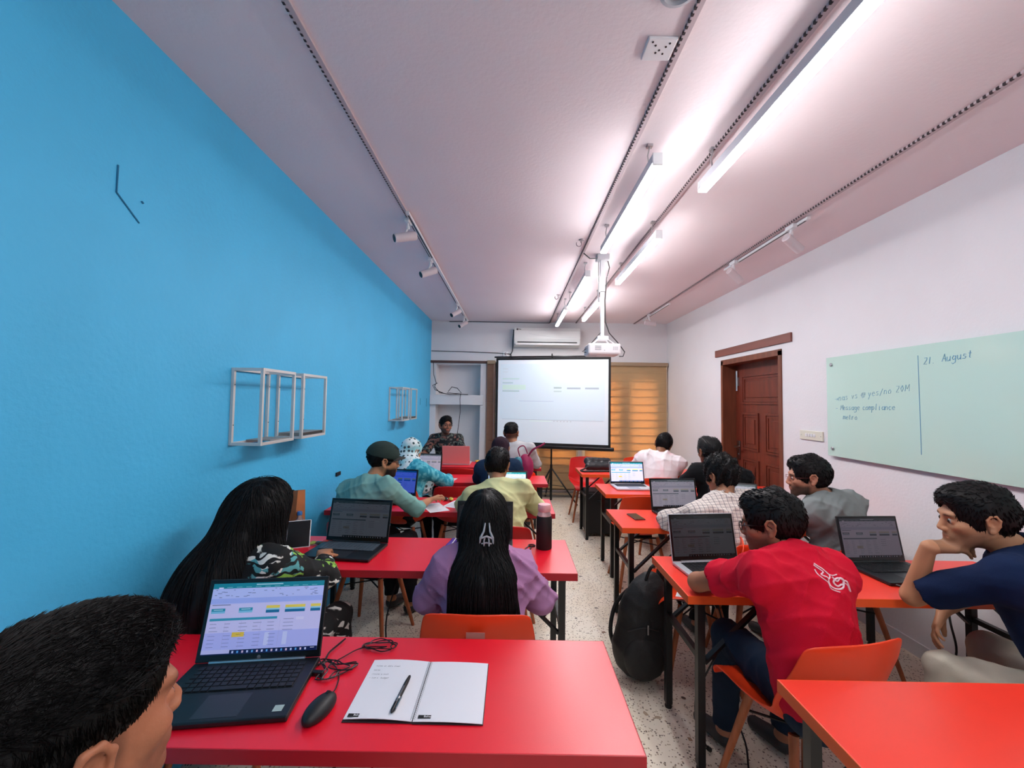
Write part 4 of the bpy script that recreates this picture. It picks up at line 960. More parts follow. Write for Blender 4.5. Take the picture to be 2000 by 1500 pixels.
def hand_prims(W_,f,n,side,curl=35,s=1.0,spread=6):
    """W_ wrist, f finger direction, n palm normal (towards palm), side +1 right hand / -1 left"""
    f=np.array(f,float); f/=np.linalg.norm(f); n=np.array(n,float); n-=f*(n@f); n/=np.linalg.norm(n)
    t=np.cross(n,f)*side   # towards the thumb
    W_=np.array(W_,float); P=[]
    bases=[(.030,.088,.076,.0085),(.010,.092,.083,.0088),(-.010,.089,.077,.0083),(-.028,.080,.060,.0073)]
    for i,(o,l,fl,r) in enumerate(bases):
        b=W_+f*l*s+t*o*s
        P.append(CC(W_+t*o*.55*s+f*.012,b,.0165*s,.0125*s,.012))
        c=curl+i*4; d=f*math.cos(R_(c*.35))+n*math.sin(R_(c*.35)); a=(1.5-i)*R_(spread); d=d*math.cos(a)+t*math.sin(a); p=b
        for q,(seg,rr) in enumerate(((.45,1),(.30,.92),(.25,.82))):
            e=p+d*fl*seg*s; P.append(CC(p,e,r*rr*s*1.04,r*(rr-.06)*s,.003)); p=e
            ang=R_(c*.9); d=d*math.cos(ang)+(n-d*(n@d))*math.sin(ang); d/=np.linalg.norm(d)
    tb=W_+f*.022*s+t*.020*s; d=f*.62+t*.70+n*.30; d/=np.linalg.norm(d)
    e=tb+d*.046*s; P.append(CC(tb,e,.0155*s,.0115*s,.010)); d2=d*.86+f*.4+n*.25; d2/=np.linalg.norm(d2)
    e2=e+d2*.032*s; P.append(CC(e,e2,.0108*s,.0098*s,.004)); P.append(CC(e2,e2+d2*.020*s,.0098*s,.0075*s,.003))
    return P
SKIN=attr_mat('skin',.55,spec=.35,bump=.06,bscale=260)
M_eye=attr_mat('eye',.12,spec=.6)
M_hair=mat('black hair',(.005,.0045,.005),.5,spec=.2)
def person(label,H,yaw,pitch=0,roll=0,N_=None,hip=None,tyaw=0,arms=(None,None),skin='8a5a42',shirt=None,sleeve=1.0,collar=None,trousers=None,wid=1.0,female=False,
           hair='short',hairm=None,beard=0,hh=.0065,hf=.004,eyes=False,fine=False,legs=(0,0),shoe='2a2a2c',tint_sl=None,loose=.0,hairvol=0,knees=None,hairseed=1,hem=.0,sf=.006,hands=(True,True),fsc=.06,neckk=0,shirt_h=.0075):
    hx,hy=hip; Hc=np.array(H,float); R=rotm(yaw,pitch,roll); HP=v3(hx,hy,.55)
    Nb=np.array(N_,float)+v3(0,0,0 if fine else .028)
    tr=v3(math.cos(R_(tyaw)),-math.sin(R_(tyaw)),0); tf=v3(math.sin(R_(tyaw)),math.cos(R_(tyaw)),0)
    up=(Nb-HP); L=np.linalg.norm(up); up/=L; fw=tf-up*(tf@up); fw/=np.linalg.norm(fw); rt=np.cross(fw,up)
    RT=np.stack([rt,fw,up],1); sw=.165*wid if not female else .150*wid
    root=v3(hx,hy,0)
    def torso(g):
        A=[EL(HP+up*.03,(.155*wid+g,.115+g,.12+g),RT,.06),EL(HP+up*L*.38+fw*.01,(.130*wid+g,.098+g,.17+g),RT,.06),EL(HP+up*L*.72-fw*.0,(.148*wid+g,.108+g,.17+g),RT,.06)]
        if female: A.append(EL(HP+up*L*.70+fw*.07,(.12+g,.06+g,.08+g),RT,.05))
        return A
    sh=[Nb-up*.045+rt*q*sw-fw*.01 for q in(-1,1)]
    def shoulders(g):
        A=[]
        for q,s_ in zip((-1,1),sh): A+= [CC(Nb-up*.02,s_,.046+g,.050+g,.05),CC(Nb-up*.10+rt*q*.05,s_-up*.02,.075+g,.052+g,.05)]
        return A
    el=[];wr=[];hd=[]
    for i,q in enumerate((-1,1)):
        a=arms[i]
        if a is None:
            e=sh[i]-up*.20+tf*.14+tr*q*.06; e[2]=max(e[2],.80); w_=e+tf*.22-tr*q*.05; w_[2]=.795; a=(e,w_,tf*1.0-tr*q*.2,(0,0,-1),30)
            if e[2]-.795>.12: pass
        el.append(np.array(a[0],float)); wr.append(np.array(a[1],float)); hd.append((a[2],a[3],a[4] if len(a)>4 else 30))
    # skin
    HPs,T=head_prims(Hc,R,fine)
    nk=CC(Hc+R@v3(0,-.022,-.055),Nb-up*.01-fw*.0,.050 if not female else .044,.056 if not female else .050,.03)
    body=[]
    body+=torso(-.014)+shoulders(-.006)
    body.append(nk)
    kn=[];an=[]
    for i,q in enumerate((-1,1)):
        h0=HP+tr*q*.085; la=legs[i]; ky=R_(tyaw+la); kf=v3(math.sin(ky),math.cos(ky),0)
        k_=h0+kf*.40+v3(0,0,-.01) if knees is None else np.array(knees[i],float); a_=k_+kf*.02; a_[2]=.085; kn.append(k_); an.append((a_,kf))
        body+=[CC(h0,k_,.075,.052,.03),CC(k_,a_,.050,.034,.02),CC(a_-v3(0,0,.03),a_+kf*.13-v3(0,0,.055),.034,.024,.02)]
    for i,q in enumerate((-1,1)):
        body+=[CC(sh[i],el[i],.044,.038,.02),CC(el[i],wr[i],.039 if not female else .033,.025 if not female else .021,.015)]
        if hands[i]: body+=hand_prims(wr[i],hd[i][0],hd[i][1],q,hd[i][2],s=.95 if not female else .86)
    body+=HPs
    zn=[(Hc-.15,Hc+.15,hf)]
    for i in(0,1):
        if hands[i]:
            m_=wr[i]+np.array(hd[i][0])/np.linalg.norm(hd[i][0])*.08; zn.append((m_-.10,m_+.10,.0048))
    V,F=mesh_sdf(body,hh,zn)
    sk=np.array(hexc(skin)); C=np.tile(sk,(len(V),1)); loc=(V-Hc)@R
    g=rng.normal(size=3)*40; C*= (1+.06*np.sin(V@g))[:,None]
    near=(np.abs(loc)<.14).all(1)
    lip=np.exp(-(((loc[:,0]/.022)**4)+((loc[:,2]+.065)/.010)**4))*(loc[:,1]>.075)*near; C=C*(1-.45*lip[:,None])+np.array(hexc('8a4038' if not female else 'a04848'))*.45*lip[:,None]
    brow=np.exp(-((np.abs(loc[:,0])-.032)/.019)**4-((loc[:,2]-.022+.12*np.abs(np.abs(loc[:,0])-.03))/.0052)**2)*(loc[:,1]>.06)*near; C*=(1-.9*np.clip(brow,0,1))[:,None]
    if beard:
        b=np.clip((-.030-loc[:,2]+.25*np.clip(-loc[:,1]+.02,-.02,.06))/.02,0,1)*np.clip((loc[:,1]+.004)/.02,0,1)*np.clip((.14+loc[:,2])/.02,0,1)*near
        b=np.maximum(b,np.exp(-((loc[:,2]+.051)/.007)**2-(loc[:,0]/.030)**4)*(loc[:,1]>.08)*near); b*=1-np.clip(lip*1.6,0,1)
        b=np.maximum(b,np.clip((.03-np.abs(loc[:,2]+.0))/.02,0,1)*np.clip((.018-np.abs(loc[:,1]-.012))/.01,0,1)*(np.abs(loc[:,0])>.05)*(np.abs(loc[:,0])<.080)*near)
        C=C*(1-beard*b[:,None])+np.array([.012,.009,.008])*beard*b[:,None]
    if hair=='fade':
        b=np.clip((.018-loc[:,2])/.03,0,1)*np.clip((loc[:,2]+.075)/.03,0,1)*np.clip((.030-loc[:,1]-.0*loc[:,2])/.03,0,1)*near*(np.abs(loc[:,0])<.080)
        C=C*(1-.8*b[:,None])+np.array([.01,.008,.007])*.8*b[:,None]
    o=link('person',np_mesh('person',V-root,[F],True,C),SKIN,None,root); tag(o,label,'person')
    if eyes:
        for q in(-1,1):
            c=T(q*.031,.0815 if fine else .0835,-.001)-root; Mx=Matrix.Translation(c)@Matrix(R.tolist()).to_4x4()
            nn=12; vs=[];tt=[]
            prof=[(0,0,1)]+[(0,a,0) for a in range(0)]
            V2=[];F2=[];T2=[]
            for a in range(10):
                th=math.pi*a/9
                for j in range(nn):
                    ph_=2*math.pi*j/nn; V2.append(Mx@Vector((.0112*math.sin(th)*math.cos(ph_),.0112*math.cos(th),.0112*math.sin(th)*math.sin(ph_)))); T2.append((.01,.006,.004) if th<.75 else (.34,.30,.28))
            for a in range(9):
                for j in range(nn): F2.append((a*nn+j,a*nn+(j+1)%nn,(a+1)*nn+(j+1)%nn,(a+1)*nn+j))
            link('eye',np_mesh('eye',np.array([v[:] for v in V2]),np.array(F2)[:,::-1],True,np.array(T2)),M_eye,o)
    # shirt
    g=.012+loose
    S=torso(g)+shoulders(g*.8)
    for i,q in enumerate((-1,1)):
        if sleeve>=1:
            e2=el[i]+(wr[i]-el[i])*min(sleeve-1,.93); S+=[CC(sh[i],el[i],.052+loose,.048+loose,.03)]
            if sleeve>1.02: S.append(CC(el[i],e2,.047+loose,.036+loose*.8,.02,cut=True))
        else: S.append(CC(sh[i],sh[i]+(el[i]-sh[i])*sleeve,.054+loose,.053+loose,.03,cut=True))
    if hem: S.append(EL(HP+v3(0,0,-.02),(.19*wid,.15,.10),RT,.06))
    if sleeve<1 or not hem: S.append(PL(HP-up*.035,-up,.006))
    nb=Hc+R@v3(0,-.022,-.06)
    S.append(CC(Nb-up*.02,nb,.060 if not female else .056,.066,.008,sub=True))
    V,F=mesh_sdf(S,shirt_h,disp=folds(int(abs(hx*977+hy*131)),sf*1.5,fsc))
    so=link('shirt' if not female else 'blouse',np_mesh('shirt',V-root,F),shirt,o)
    if collar:
        mb=MB(); cpts=[]
        ax_=(nb-Nb); ax_/=np.linalg.norm(ax_)
        for k in range(24):
            a=2*math.pi*k/24; c=Nb-up*.012+fw*.0+ax_*(.030 if collar=='fold' else .008); r=(.068 if collar=='fold' else .062) if not female else .052
            p=c+rt*math.cos(a)*r+fw*math.sin(a)*r*1.03-up*.02*max(0,math.sin(a)); cpts.append(Vector(p-root))
        mb.tube(cpts,.010 if collar=='fold' else .006,8,closed=True)
        if collar=='fold':
            cp=[p+Vector(-up*.014)+(p-Vector(Nb-root))*.13 for p in cpts]; mb.tube(cp,.009,8,closed=True)
        mb.build('collar',shirt,o)
    # trousers, shoes
    if trousers is not None:
        Tp=[EL(HP+v3(0,0,-.01),(.165*wid,.13,.105),RT,.06)]
        for i in(0,1):
            h0=HP+tr*(-1,1)[i]*.085; Tp+=[CC(h0,kn[i],.092,.068,.04),CC(kn[i],an[i][0]+v3(0,0,.02),.066,.052,.02,cut=True)]
        V,F=mesh_sdf(Tp,.011,disp=folds(int(abs(hx*77+hy*31)),.009,.07)); link('trousers',np_mesh('trousers',V-root,F),trousers,o)
        for i in(0,1):
            a_,kf=an[i]; q=[CC(a_+v3(0,0,-.035),a_+kf*.15+v3(0,0,-.055),.042,.030,.02),PL((0,0,.003),(0,0,-1),.004)]
            q[1]['a']=v3(0,0,.003)
            V,F=mesh_sdf(q,.010); link('shoe',np_mesh('shoe',V-root,F),mat('shoe '+shoe,shoe,.5),o)
    if hair: make_hair(o,root,Hc,R,T,hair,hairm or M_hair,hairvol,hairseed,HPs,fine)
    return o,dict(T=T,R=R,Hc=Hc,N=Nb,up=up,rt=rt,fw=fw,sh=sh,root=root,HP=HP,el=el,wr=wr)
def make_hair(o,root,Hc,R,T,style,m,vol,seed,HPs,fine):
    g=np.random.default_rng(seed); kk=.006
    def C_(a,b,ra,rb=None,k=.01,sub=False): return CC(T(*a),T(*b),ra,ra if rb is None else rb,k,sub=sub)
    def E_(c,r,k=.01,sub=False): return EL(T(*c),r,R,k,sub=sub)
    t=.009+vol*.5 if style!='fade' else .0035
    P=[E_((0,-.016,.034),(.077+t,.098+t,.084+t*1.2+vol),.02)]
    if style in('short','curly','fade','quiff','bob'):
        P.append(E_((0,.03,.085),(.058+vol*.5,.060+vol*.3,.030+vol),.03))
        if style=='fade': P.append(E_((0,.0,.070),(.072,.088,.052+vol),.03))
        if style=='quiff': P.append(E_((0,.045,.105),(.055,.045,.030),.02))
        # side burn / behind ears
        lowz=-.075 if style!='bob' else -.10
        P.append(PL(T(0,-.02,.006 if style=='fade' else -.058 if style!='bob' else -.085),R@v3(0,.10,-1.),.012))
        P.append(E_((0,.112,-.016),(.074,.060,.090),.006,sub=True))         # face opening
        P.append(E_((0,.075,-.075),(.10,.062,.085),.006,sub=True))          # cheeks
        for q in(-1,1): P.append(E_((q*.086,-.006,-.012),(.022,.024,.036),.006,sub=True))
    if style=='hood': return
    frq=60 if style=='curly' else 34; amp=.007 if style=='curly' else .001 if style=='fade' else .0032
    ks=g.normal(size=(4,3))*frq
    def disp(Q): return amp*(np.sin(Q@ks[0])*np.sin(Q@ks[1]*1.3)+.6*np.sin(Q@ks[2]*2))
    V,F=mesh_sdf(P,.0035 if fine else .006,disp=disp,pad=.02)
    VN=vnorm(V,F)
    loc=(V-Hc)@R
    # drop tufts over the shell
    n=int(11000 if fine else 1800); idx=g.integers(0,len(V),n); p=V[idx]; nn=VN[idx]; lc=loc[idx]
    up_=R[:,2]; fwd=R[:,1]
    if style=='quiff': flow=fwd*.5+up_*.5
    elif style=='curly': flow=g.normal(size=(n,3))
    else: flow=np.where((lc[:,2:3]>.06),fwd*.75+g.normal(size=(n,3))*.35,-up_+g.normal(size=(n,3))*.2)
    flow=flow-nn*(flow*nn).sum(1,keepdims=True); flow/=np.maximum(np.linalg.norm(flow,axis=1,keepdims=True),1e-6)
    ln=g.uniform(.010,.022,n)*(1.15 if style in('quiff',) else 1); wd=.0008 if fine else .0019
    if style=='fade': ln*=np.where(lc[:,2]>.045,1.5,.35)
    tip=p+(flow*.85+nn*((.16 if fine else .3) if style in('short','fade','bob') else .5))*ln[:,None]
    sd=np.cross(nn,flow)
    A=p-nn*.002+sd*wd; B=p-nn*.002-sd*wd; C=p+nn*.0015-flow*wd
    VV=np.concatenate([A,B,C,tip]); i=np.arange(n); TF=np.concatenate([np.stack([i,i+n,i+3*n],1),np.stack([i+n,i+2*n,i+3*n],1),np.stack([i+2*n,i,i+3*n],1)])
    me=np_mesh('hair',np.concatenate([V,VV])-root,[F,TF+len(V)],True)
    link('hair',me,m,o)
def long_hair(o,d,prims,n,steps,seed,m,topz,start=None,step=.024,wv=.15,name='hair'):
    """solid hair mass plus strands that march down its surface"""
    g=np.random.default_rng(seed); root=d['root']
    ks=g.normal(size=(3,3))*30; ks[:,2]*=.15
    disp=lambda Q:.003*(np.sin(Q@ks[0]*2)+np.sin(Q@ks[1]*3)+.5*np.sin(Q@ks[2]*6))
    V,F=mesh_sdf(prims,.007,disp=disp); 
    c=V[V[:,2]>topz]; p=c[g.integers(0,len(c),n)]
    rows=[p.copy()]; w_=g.normal(size=(n,3))*wv; off=g.uniform(.0,.006,n)
    for s in range(steps):
        e=1e-3; D=sdf(prims,p); G=np.stack([sdf(prims,p+np.eye(3)[a]*e)-D for a in range(3)],1)/e
        G/=np.maximum(np.linalg.norm(G,axis=1,keepdims=True),1e-6)
        q=np.array([0,0,-1.])+w_*np.array([1,1,.1]); q=q-G*(q*G).sum(1,keepdims=True); q/=np.maximum(np.linalg.norm(q,axis=1,keepdims=True),.25)
        p=p+q*step; D=sdf(prims,p); p=p-G*(D-.002-off)[:,None]*.8; rows.append(p.copy()); w_=w_*.9+g.normal(size=(n,3))*.03
    Pt=np.stack(rows,1)  # n,steps+1,3
    k=steps+1; tn=np.gradient(Pt,axis=1); sd=np.cross(tn,g.normal(size=(n,1,3))); sd/=np.maximum(np.linalg.norm(sd,axis=2,keepdims=True),1e-6); up=np.cross(tn,sd); up/=np.maximum(np.linalg.norm(up,axis=2,keepdims=True),1e-6)
    wdt=(.0017*np.concatenate([np.linspace(.5,1,k//2),np.linspace(1,.2,k-k//2)]))[None,:,None]
    X=np.stack([Pt+sd*wdt,Pt-sd*wdt*.5+up*wdt*.8,Pt-sd*wdt*.5-up*wdt*.8],2).reshape(-1,3)
    i=np.arange(n)[:,None,None]*k*3; j=np.arange(k-1)[None,:,None]*3; l=np.arange(3)[None,None,:]; l2=(l+1)%3
    Q=np.stack([i+j+l,i+j+l2,i+j+3+l2,i+j+3+l],-1).reshape(-1,4)
    link(name,np_mesh(name,np.concatenate([V,X])-root,[F,Q+len(V)],True),m,o)
def glasses(o,d,c='101010',r=.0225,thick=.0014):
    T,R,root=d['T'],d['R'],d['root']; mb=MB(); m=mat('glasses frame '+c,c,.3)
    for q in(-1,1):
        pts=[Vector(T(q*.033+r*1.12*math.cos(a)*(1-.12*math.sin(a)**2),.105,-.002+r*.82*math.sin(a))-root) for a in [2*math.pi*k/18 for k in range(18)]]
        mb.tube(pts,thick,6,closed=True)
        mb.tube([Vector(T(q*.058,.104,.006)-root),Vector(T(q*.074,.09,.006)-root),Vector(T(q*.083,.0,.008)-root),Vector(T(q*.084,-.02,-.01)-root)],thick,6)
    mb.tube([Vector(T(-.011,.105,.002)-root),Vector(T(0,.112,.005)-root),Vector(T(.011,.105,.002)-root)],thick,6)
    return mb.build('glasses',m,o)
def fabric(name,c,rough=.9,var=.06,sheen=0): return mat(name,c,rough,sheen=sheen,bump=.25,bscale=420,var=var,vscale=9,spec=.2)
M_jeans=fabric('blue denim','1c2a3c',var=.2); M_darkt=fabric('dark trousers','16171b')
# patterned fabrics
def fl_dark(nt,co):
    v=N(nt,'ShaderNodeTexVoronoi'); v.inputs['Scale'].default_value=17; nt.links.new(co,v.inputs['Vector'])
    n=N(nt,'ShaderNodeTexNoise'); n.inputs['Scale'].default_value=30; nt.links.new(co,n.inputs['Vector'])
    s=N(nt,'ShaderNodeSeparateColor'); nt.links.new(v.outputs['Color'],s.inputs[0])
    a=mixc(nt,thr(nt,n.outputs[0],.54,.57),hexc('14171b'),hexc('59645c')); m=N(nt,'ShaderNodeMath',operation='MULTIPLY'); nt.links.new(thr(nt,s.outputs[0],.6,.65),m.inputs[0]); nt.links.new(thr(nt,n.outputs[0],.46,.5),m.inputs[1])
    return mixc(nt,m.outputs[0],a,hexc('7a5348'))
def fl_green(nt,co):
    v=N(nt,'ShaderNodeTexVoronoi'); v.inputs['Scale'].default_value=11; nt.links.new(co,v.inputs['Vector'])
    wv=N(nt,'ShaderNodeTexWave',wave_type='RINGS'); wv.inputs['Scale'].default_value=11; wv.inputs['Distortion'].default_value=14; nt.links.new(co,wv.inputs['Vector'])
    s=N(nt,'ShaderNodeSeparateColor'); nt.links.new(v.outputs['Color'],s.inputs[0])
    g=mixc(nt,thr(nt,wv.outputs[1],.35,.42),hexc('080908'),hexc('8cc24a')); w_=mixc(nt,thr(nt,wv.outputs[1],.35,.45),hexc('0a0a0b'),hexc('e6e4da')); b=mixc(nt,thr(nt,wv.outputs[1],.3,.4),hexc('0b1716'),hexc('5aa5a8'))
    a=mixc(nt,thr(nt,s.outputs[0],.30,.31),g,w_); a=mixc(nt,thr(nt,s.outputs[0],.66,.67),a,b)
    n=N(nt,'ShaderNodeTexNoise'); n.inputs['Scale'].default_value=13; n.inputs['Detail'].default_value=4; nt.links.new(co,n.inputs['Vector'])
    return mixc(nt,thr(nt,n.outputs[0],.50,.53),hexc('070708'),a)
def plaid(nt,co):
    out=hexc('ddd3cb')
    for ax,sc in((0,300),(2,300),(0,150),(2,150)):
        mp=N(nt,'ShaderNodeSeparateXYZ'); nt.links.new(co,mp.inputs[0])
        m=N(nt,'ShaderNodeMath',operation='MULTIPLY'); nt.links.new(mp.outputs[ax],m.inputs[0]); m.inputs[1].default_value=sc*1.7
        if ax==2: 
            ad=N(nt,'ShaderNodeMath',operation='ADD'); m1=N(nt,'ShaderNodeMath',operation='MULTIPLY'); nt.links.new(mp.outputs[1],m1.inputs[0]); m1.inputs[1].default_value=sc*1.2; nt.links.new(m.outputs[0],ad.inputs[0]); nt.links.new(m1.outputs[0],ad.inputs[1]); m=ad
        s=N(nt,'ShaderNodeMath',operation='SINE'); nt.links.new(m.outputs[0],s.inputs[0])
        f=thr(nt,s.outputs[0],.72,.95); fm=N(nt,'ShaderNodeMath',operation='MULTIPLY'); nt.links.new(f,fm.inputs[0]); fm.inputs[1].default_value=.45 if sc==300 else .6
        out=mixc(nt,fm.outputs[0],out,hexc('a68f86' if sc==300 else '5f5a62'))
    return out
def dots(nt,co):
    v=N(nt,'ShaderNodeTexVoronoi'); v.inputs['Scale'].default_value=26; v.inputs['Randomness'].default_value=.25; nt.links.new(co,v.inputs['Vector'])
    sp=N(nt,'ShaderNodeSeparateXYZ'); nt.links.new(co,sp.inputs[0]); n=N(nt,'ShaderNodeTexNoise'); n.inputs['Scale'].default_value=7; nt.links.new(co,n.inputs['Vector'])
    base=mixc(nt,thr(nt,n.outputs[0],.45,.6),hexc('d9e2e2'),hexc('8fc6cc')); d=mixc(nt,thr(nt,n.outputs[0],.4,.6),hexc('1d4a4e'),hexc('3c3f46'))
    return mixc(nt,thr(nt,v.outputs['Distance'],.30,.36),d,base)
def shibori(nt,co):
    n=N(nt,'ShaderNodeTexNoise'); n.inputs['Scale'].default_value=24; nt.links.new(co,n.inputs['Vector']); return mixc(nt,thr(nt,n.outputs[0],.45,.62),hexc('1f8fa6'),hexc('6cc6d2'))
def bw(nt,co):
    wv=N(nt,'ShaderNodeTexWave',wave_type='RINGS'); wv.inputs['Scale'].default_value=5; wv.inputs['Distortion'].default_value=7; nt.links.new(co,wv.inputs['Vector']); n=N(nt,'ShaderNodeTexNoise'); n.inputs['Scale'].default_value=11; nt.links.new(co,n.inputs['Vector']); q=mixc(nt,thr(nt,wv.outputs[1],.45,.5),hexc('08080a'),hexc('d8d6d0')); return mixc(nt,thr(nt,n.outputs[0],.52,.55),hexc('08080a'),q)
M_bw=ramp_mat('black cloth with white print',bw,.85)
M_fd=ramp_mat('dark floral print',fl_dark,.85,sheen=0); M_fg=ramp_mat('black fabric with green and white print',fl_green,.85,sheen=0)
M_pl=ramp_mat('checked cotton',plaid,.9,sheen=0,bump=.15,bscale=300); M_dot=ramp_mat('dotted headscarf',dots,.85,sheen=0); M_shib=ramp_mat('teal dyed cotton',shibori,.85,sheen=0)
# 1 foreground man --------------------------------------------------------
o,d=person('man in the left foreground with short dark hair, seen in profile from behind',(-.508,.485,1.176),23,3,3,N_=(-.585,.40,1.005),hip=(-.64,.28),tyaw=8,
    arms=(((-.86,.45,.72),(-.72,.62,.58),(.4,1,-.2),(0,0,-1),30),((-.38,.45,.72),(-.50,.62,.58),(-.3,1,-.2),(0,0,-1),30)),skin='a5694c',shirt=fabric('grey cotton','5a5f66'),sleeve=.6,trousers=M_darkt,hair='fade',hairvol=.006,beard=.35,hf=.0024,eyes=True,fine=True,collar='crew',hands=(True,True))
# 2 very long black hair --------------------------------------------------
o,d=person('woman with very long loose black hair and a black blouse with green leaf print',(-1.085,1.83,1.085),20,-14,6,N_=(-1.08,1.72,.885),hip=(-1.06,1.56),tyaw=18,skin='b07a58',
    arms=(None,((-.80,1.80,.80),(-.93,2.05,.79),(-.3,1,0),(0,0,-1),40)),shirt=M_fg,sleeve=1.6,trousers=M_bw,hair=None,female=True,loose=.012,wid=1.12,sf=.006,knees=((-1.12,1.98,.50),(-.83,2.02,.52)))
T=d['T']
hp=[EL(T(0,-.02,.035),(.094,.110,.095),d['R'],.04),EL(T(0,-.075,-.04),(.110,.065,.11),d['R'],.05),
    CC((-1.09,1.74,1.05),(-1.14,1.61,.82),.105,.13,.08),CC((-1.13,1.62,.84),(-1.20,1.53,.64),.135,.115,.07),CC((-1.20,1.53,.66),(-1.17,1.50,.50),.10,.03,.06),
    CC(T(-.07,.0,.02),(-1.19,1.73,.85),.045,.06,.05),CC(T(.075,-.01,.0),(-.985,1.70,.90),.035,.05,.04),EL(T(0,.13,-.03),(.06,.06,.10),d['R'],.01,sub=True)]
long_hair(o,d,hp,1500,30,4,M_hair,1.03,step=.026)
# 3 woman in lilac --------------------------------------------------------
M_lil=fabric('lilac cotton','a97ba3',var=.1)
o,d=person('woman in a lilac puff-sleeved top with long black hair and a claw clip',(-.112,1.83,1.045),0,-22,0,N_=(-.11,1.76,.885),hip=(-.11,1.60),tyaw=0,skin='b07a58',
    arms=(((-.35,1.80,.72),(-.26,2.02,.79),(.6,1,0),(0,0,-1),40),((.125,1.80,.72),(.04,2.02,.79),(-.6,1,0),(0,0,-1),40)),shirt=M_lil,sleeve=1.75,trousers=M_darkt,hair=None,female=True,loose=.022,wid=.94,sf=.014,hem=1,fsc=.08)
T=d['T']
hp=[EL(T(0,-.02,.034),(.088,.108,.094),d['R'],.04),EL(T(0,-.085,-.03),(.085,.05,.10),d['R'],.05),
    CC((-.11,1.735,1.02),(-.115,1.645,.84),.085,.105,.06),CC((-.14,1.64,.86),(-.135,1.585,.66),.085,.075,.06),CC((-.07,1.64,.86),(-.055,1.59,.68),.085,.06,.06),EL((-.10,1.60,.72),(.13,.045,.13),np.eye(3),.05),
    EL(T(0,.13,-.03),(.07,.065,.10),d['R'],.01,sub=True)]
long_hair(o,d,hp,1500,26,9,M_hair,.98,step=.022)
cl=MB(); M_clip=mat('clear grey hair clip','b8bcc2',.15,spec=.8,trans=.3)
for q in(-1,1):
    cl.tube([(q*.008,-.0,.05),(q*.012,-.010,.02),(q*.024,-.014,-.004),(q*.026,-.006,-.026)],[.003,.004,.005,.003],8)
    cl.tube([(q*.006,-.008,.0),(q*.010,-.016,-.014),(q*.010,-.010,-.034)],.0035,7)
cl.tube([(-.022,-.013,-.006),(0,-.018,.002),(.022,-.013,-.006)],.004,8).tube([(-.020,-.010,-.026),(0,-.014,-.022),(.020,-.010,-.026)],.003,8)
yy=1.40
while sdf(hp,np.array([[-.095,yy,1.035]]))[0]>.004 and yy<1.9: yy+=.003
cl.build('hair_clip',M_clip,o,loc=tuple(v3(-.095,yy-.004,1.035)-d['root']),rot=(R_(-12),0,0))
# 4 man in cap -------------------------------------------------------------
M_teal=fabric('sea green shirt cotton','7aa9a2',var=.07)
o,d=person('man in a dark green cap, glasses and sea green shirt with rolled sleeves',(-.93,2.99,1.125),62,-6,4,N_=(-1.00,2.90,.955),hip=(-1.00,2.73),tyaw=26,skin='b27c5a',
    arms=(((-1.22,3.05,.80),(-1.02,3.20,.80),(1,.6,0),(0,0,-1),30),((-.69,2.98,.79),(-.635,3.17,.80),(.5,.9,.15),(.3,-.3,-1),45)),shirt=M_teal,sleeve=1.42,collar='fold',trousers=M_darkt,wid=1.12,beard=1,hair='short',eyes=True,loose=.012,hf=.0035,sf=.006,fine=False)
glasses(o,d,'1a1412')
R=d['R'];T=d['T']; M_cap=fabric('dark green cap twill','2c3a36',var=.1)
V,F=mesh_sdf([EL(T(0,-.014,.050),(.097,.119,.092),R,.01),PL(T(0,.0,.030),R@v3(0,-.12,-1),.004)],.006,disp=folds(2,.0015,.04)); cp=link('cap',np_mesh('cap',V-d['root'],F),M_cap,o)
mb=MB(); vs=[]
for l in(0,1):
    for a in range(-6,7):
        t_=a/6*1.15
        for r_i in(0,1):
            y=.060+.0*r_i; xx=math.sin(t_)*.082; yy=-.02+math.cos(t_)*(.105)+(r_i*.068*(math.cos(t_)**.6 if math.cos(t_)>0 else 0)); vs.append(Vector(T(xx*(1-.05*r_i),yy,.040-.012*(t_**2)*r_i-.004*l-(.006 if r_i else 0))-d['root']))
n_=13*2; fs=[]
for a in range(12):
    i=a*2; fs+=[(i,i+1,i+3,i+2),(n_+i,n_+i+2,n_+i+3,n_+i+1),(i+1,n_+i+1,n_+i+3,i+3)]
mb.add(vs,fs,None,True).build('cap_visor',fabric('cap visor','3a3a38'),cp)
mb=MB().lathe([(.007,0),(.006,.004)],10,Matrix.Translation(Vector(T(0,-.02,.129)-d['root']))); mb.build('cap_button',M_cap,cp)
# 5 man in yellow ----------------------------------------------------------
o,d=person('man in a pale yellow shirt leaning on the third left table',(-.108,3.05,1.09),14,-18,0,N_=(-.10,2.95,.93),hip=(-.06,2.74),tyaw=10,skin='9a6a4c',
    arms=(((-.36,3.08,.80),(-.22,3.26,.79),(.6,1,0),(0,0,-1),30),((.19,3.07,.79),(.03,3.24,.795),(-.8,.8,0),(0,0,-1),40)),shirt=fabric('pale yellow cotton','cfcf9a',var=.05),sleeve=1.85,collar='fold',trousers=M_jeans,wid=1.08,hair='short',hairvol=.008,loose=.014,sf=.008,fsc=.08)
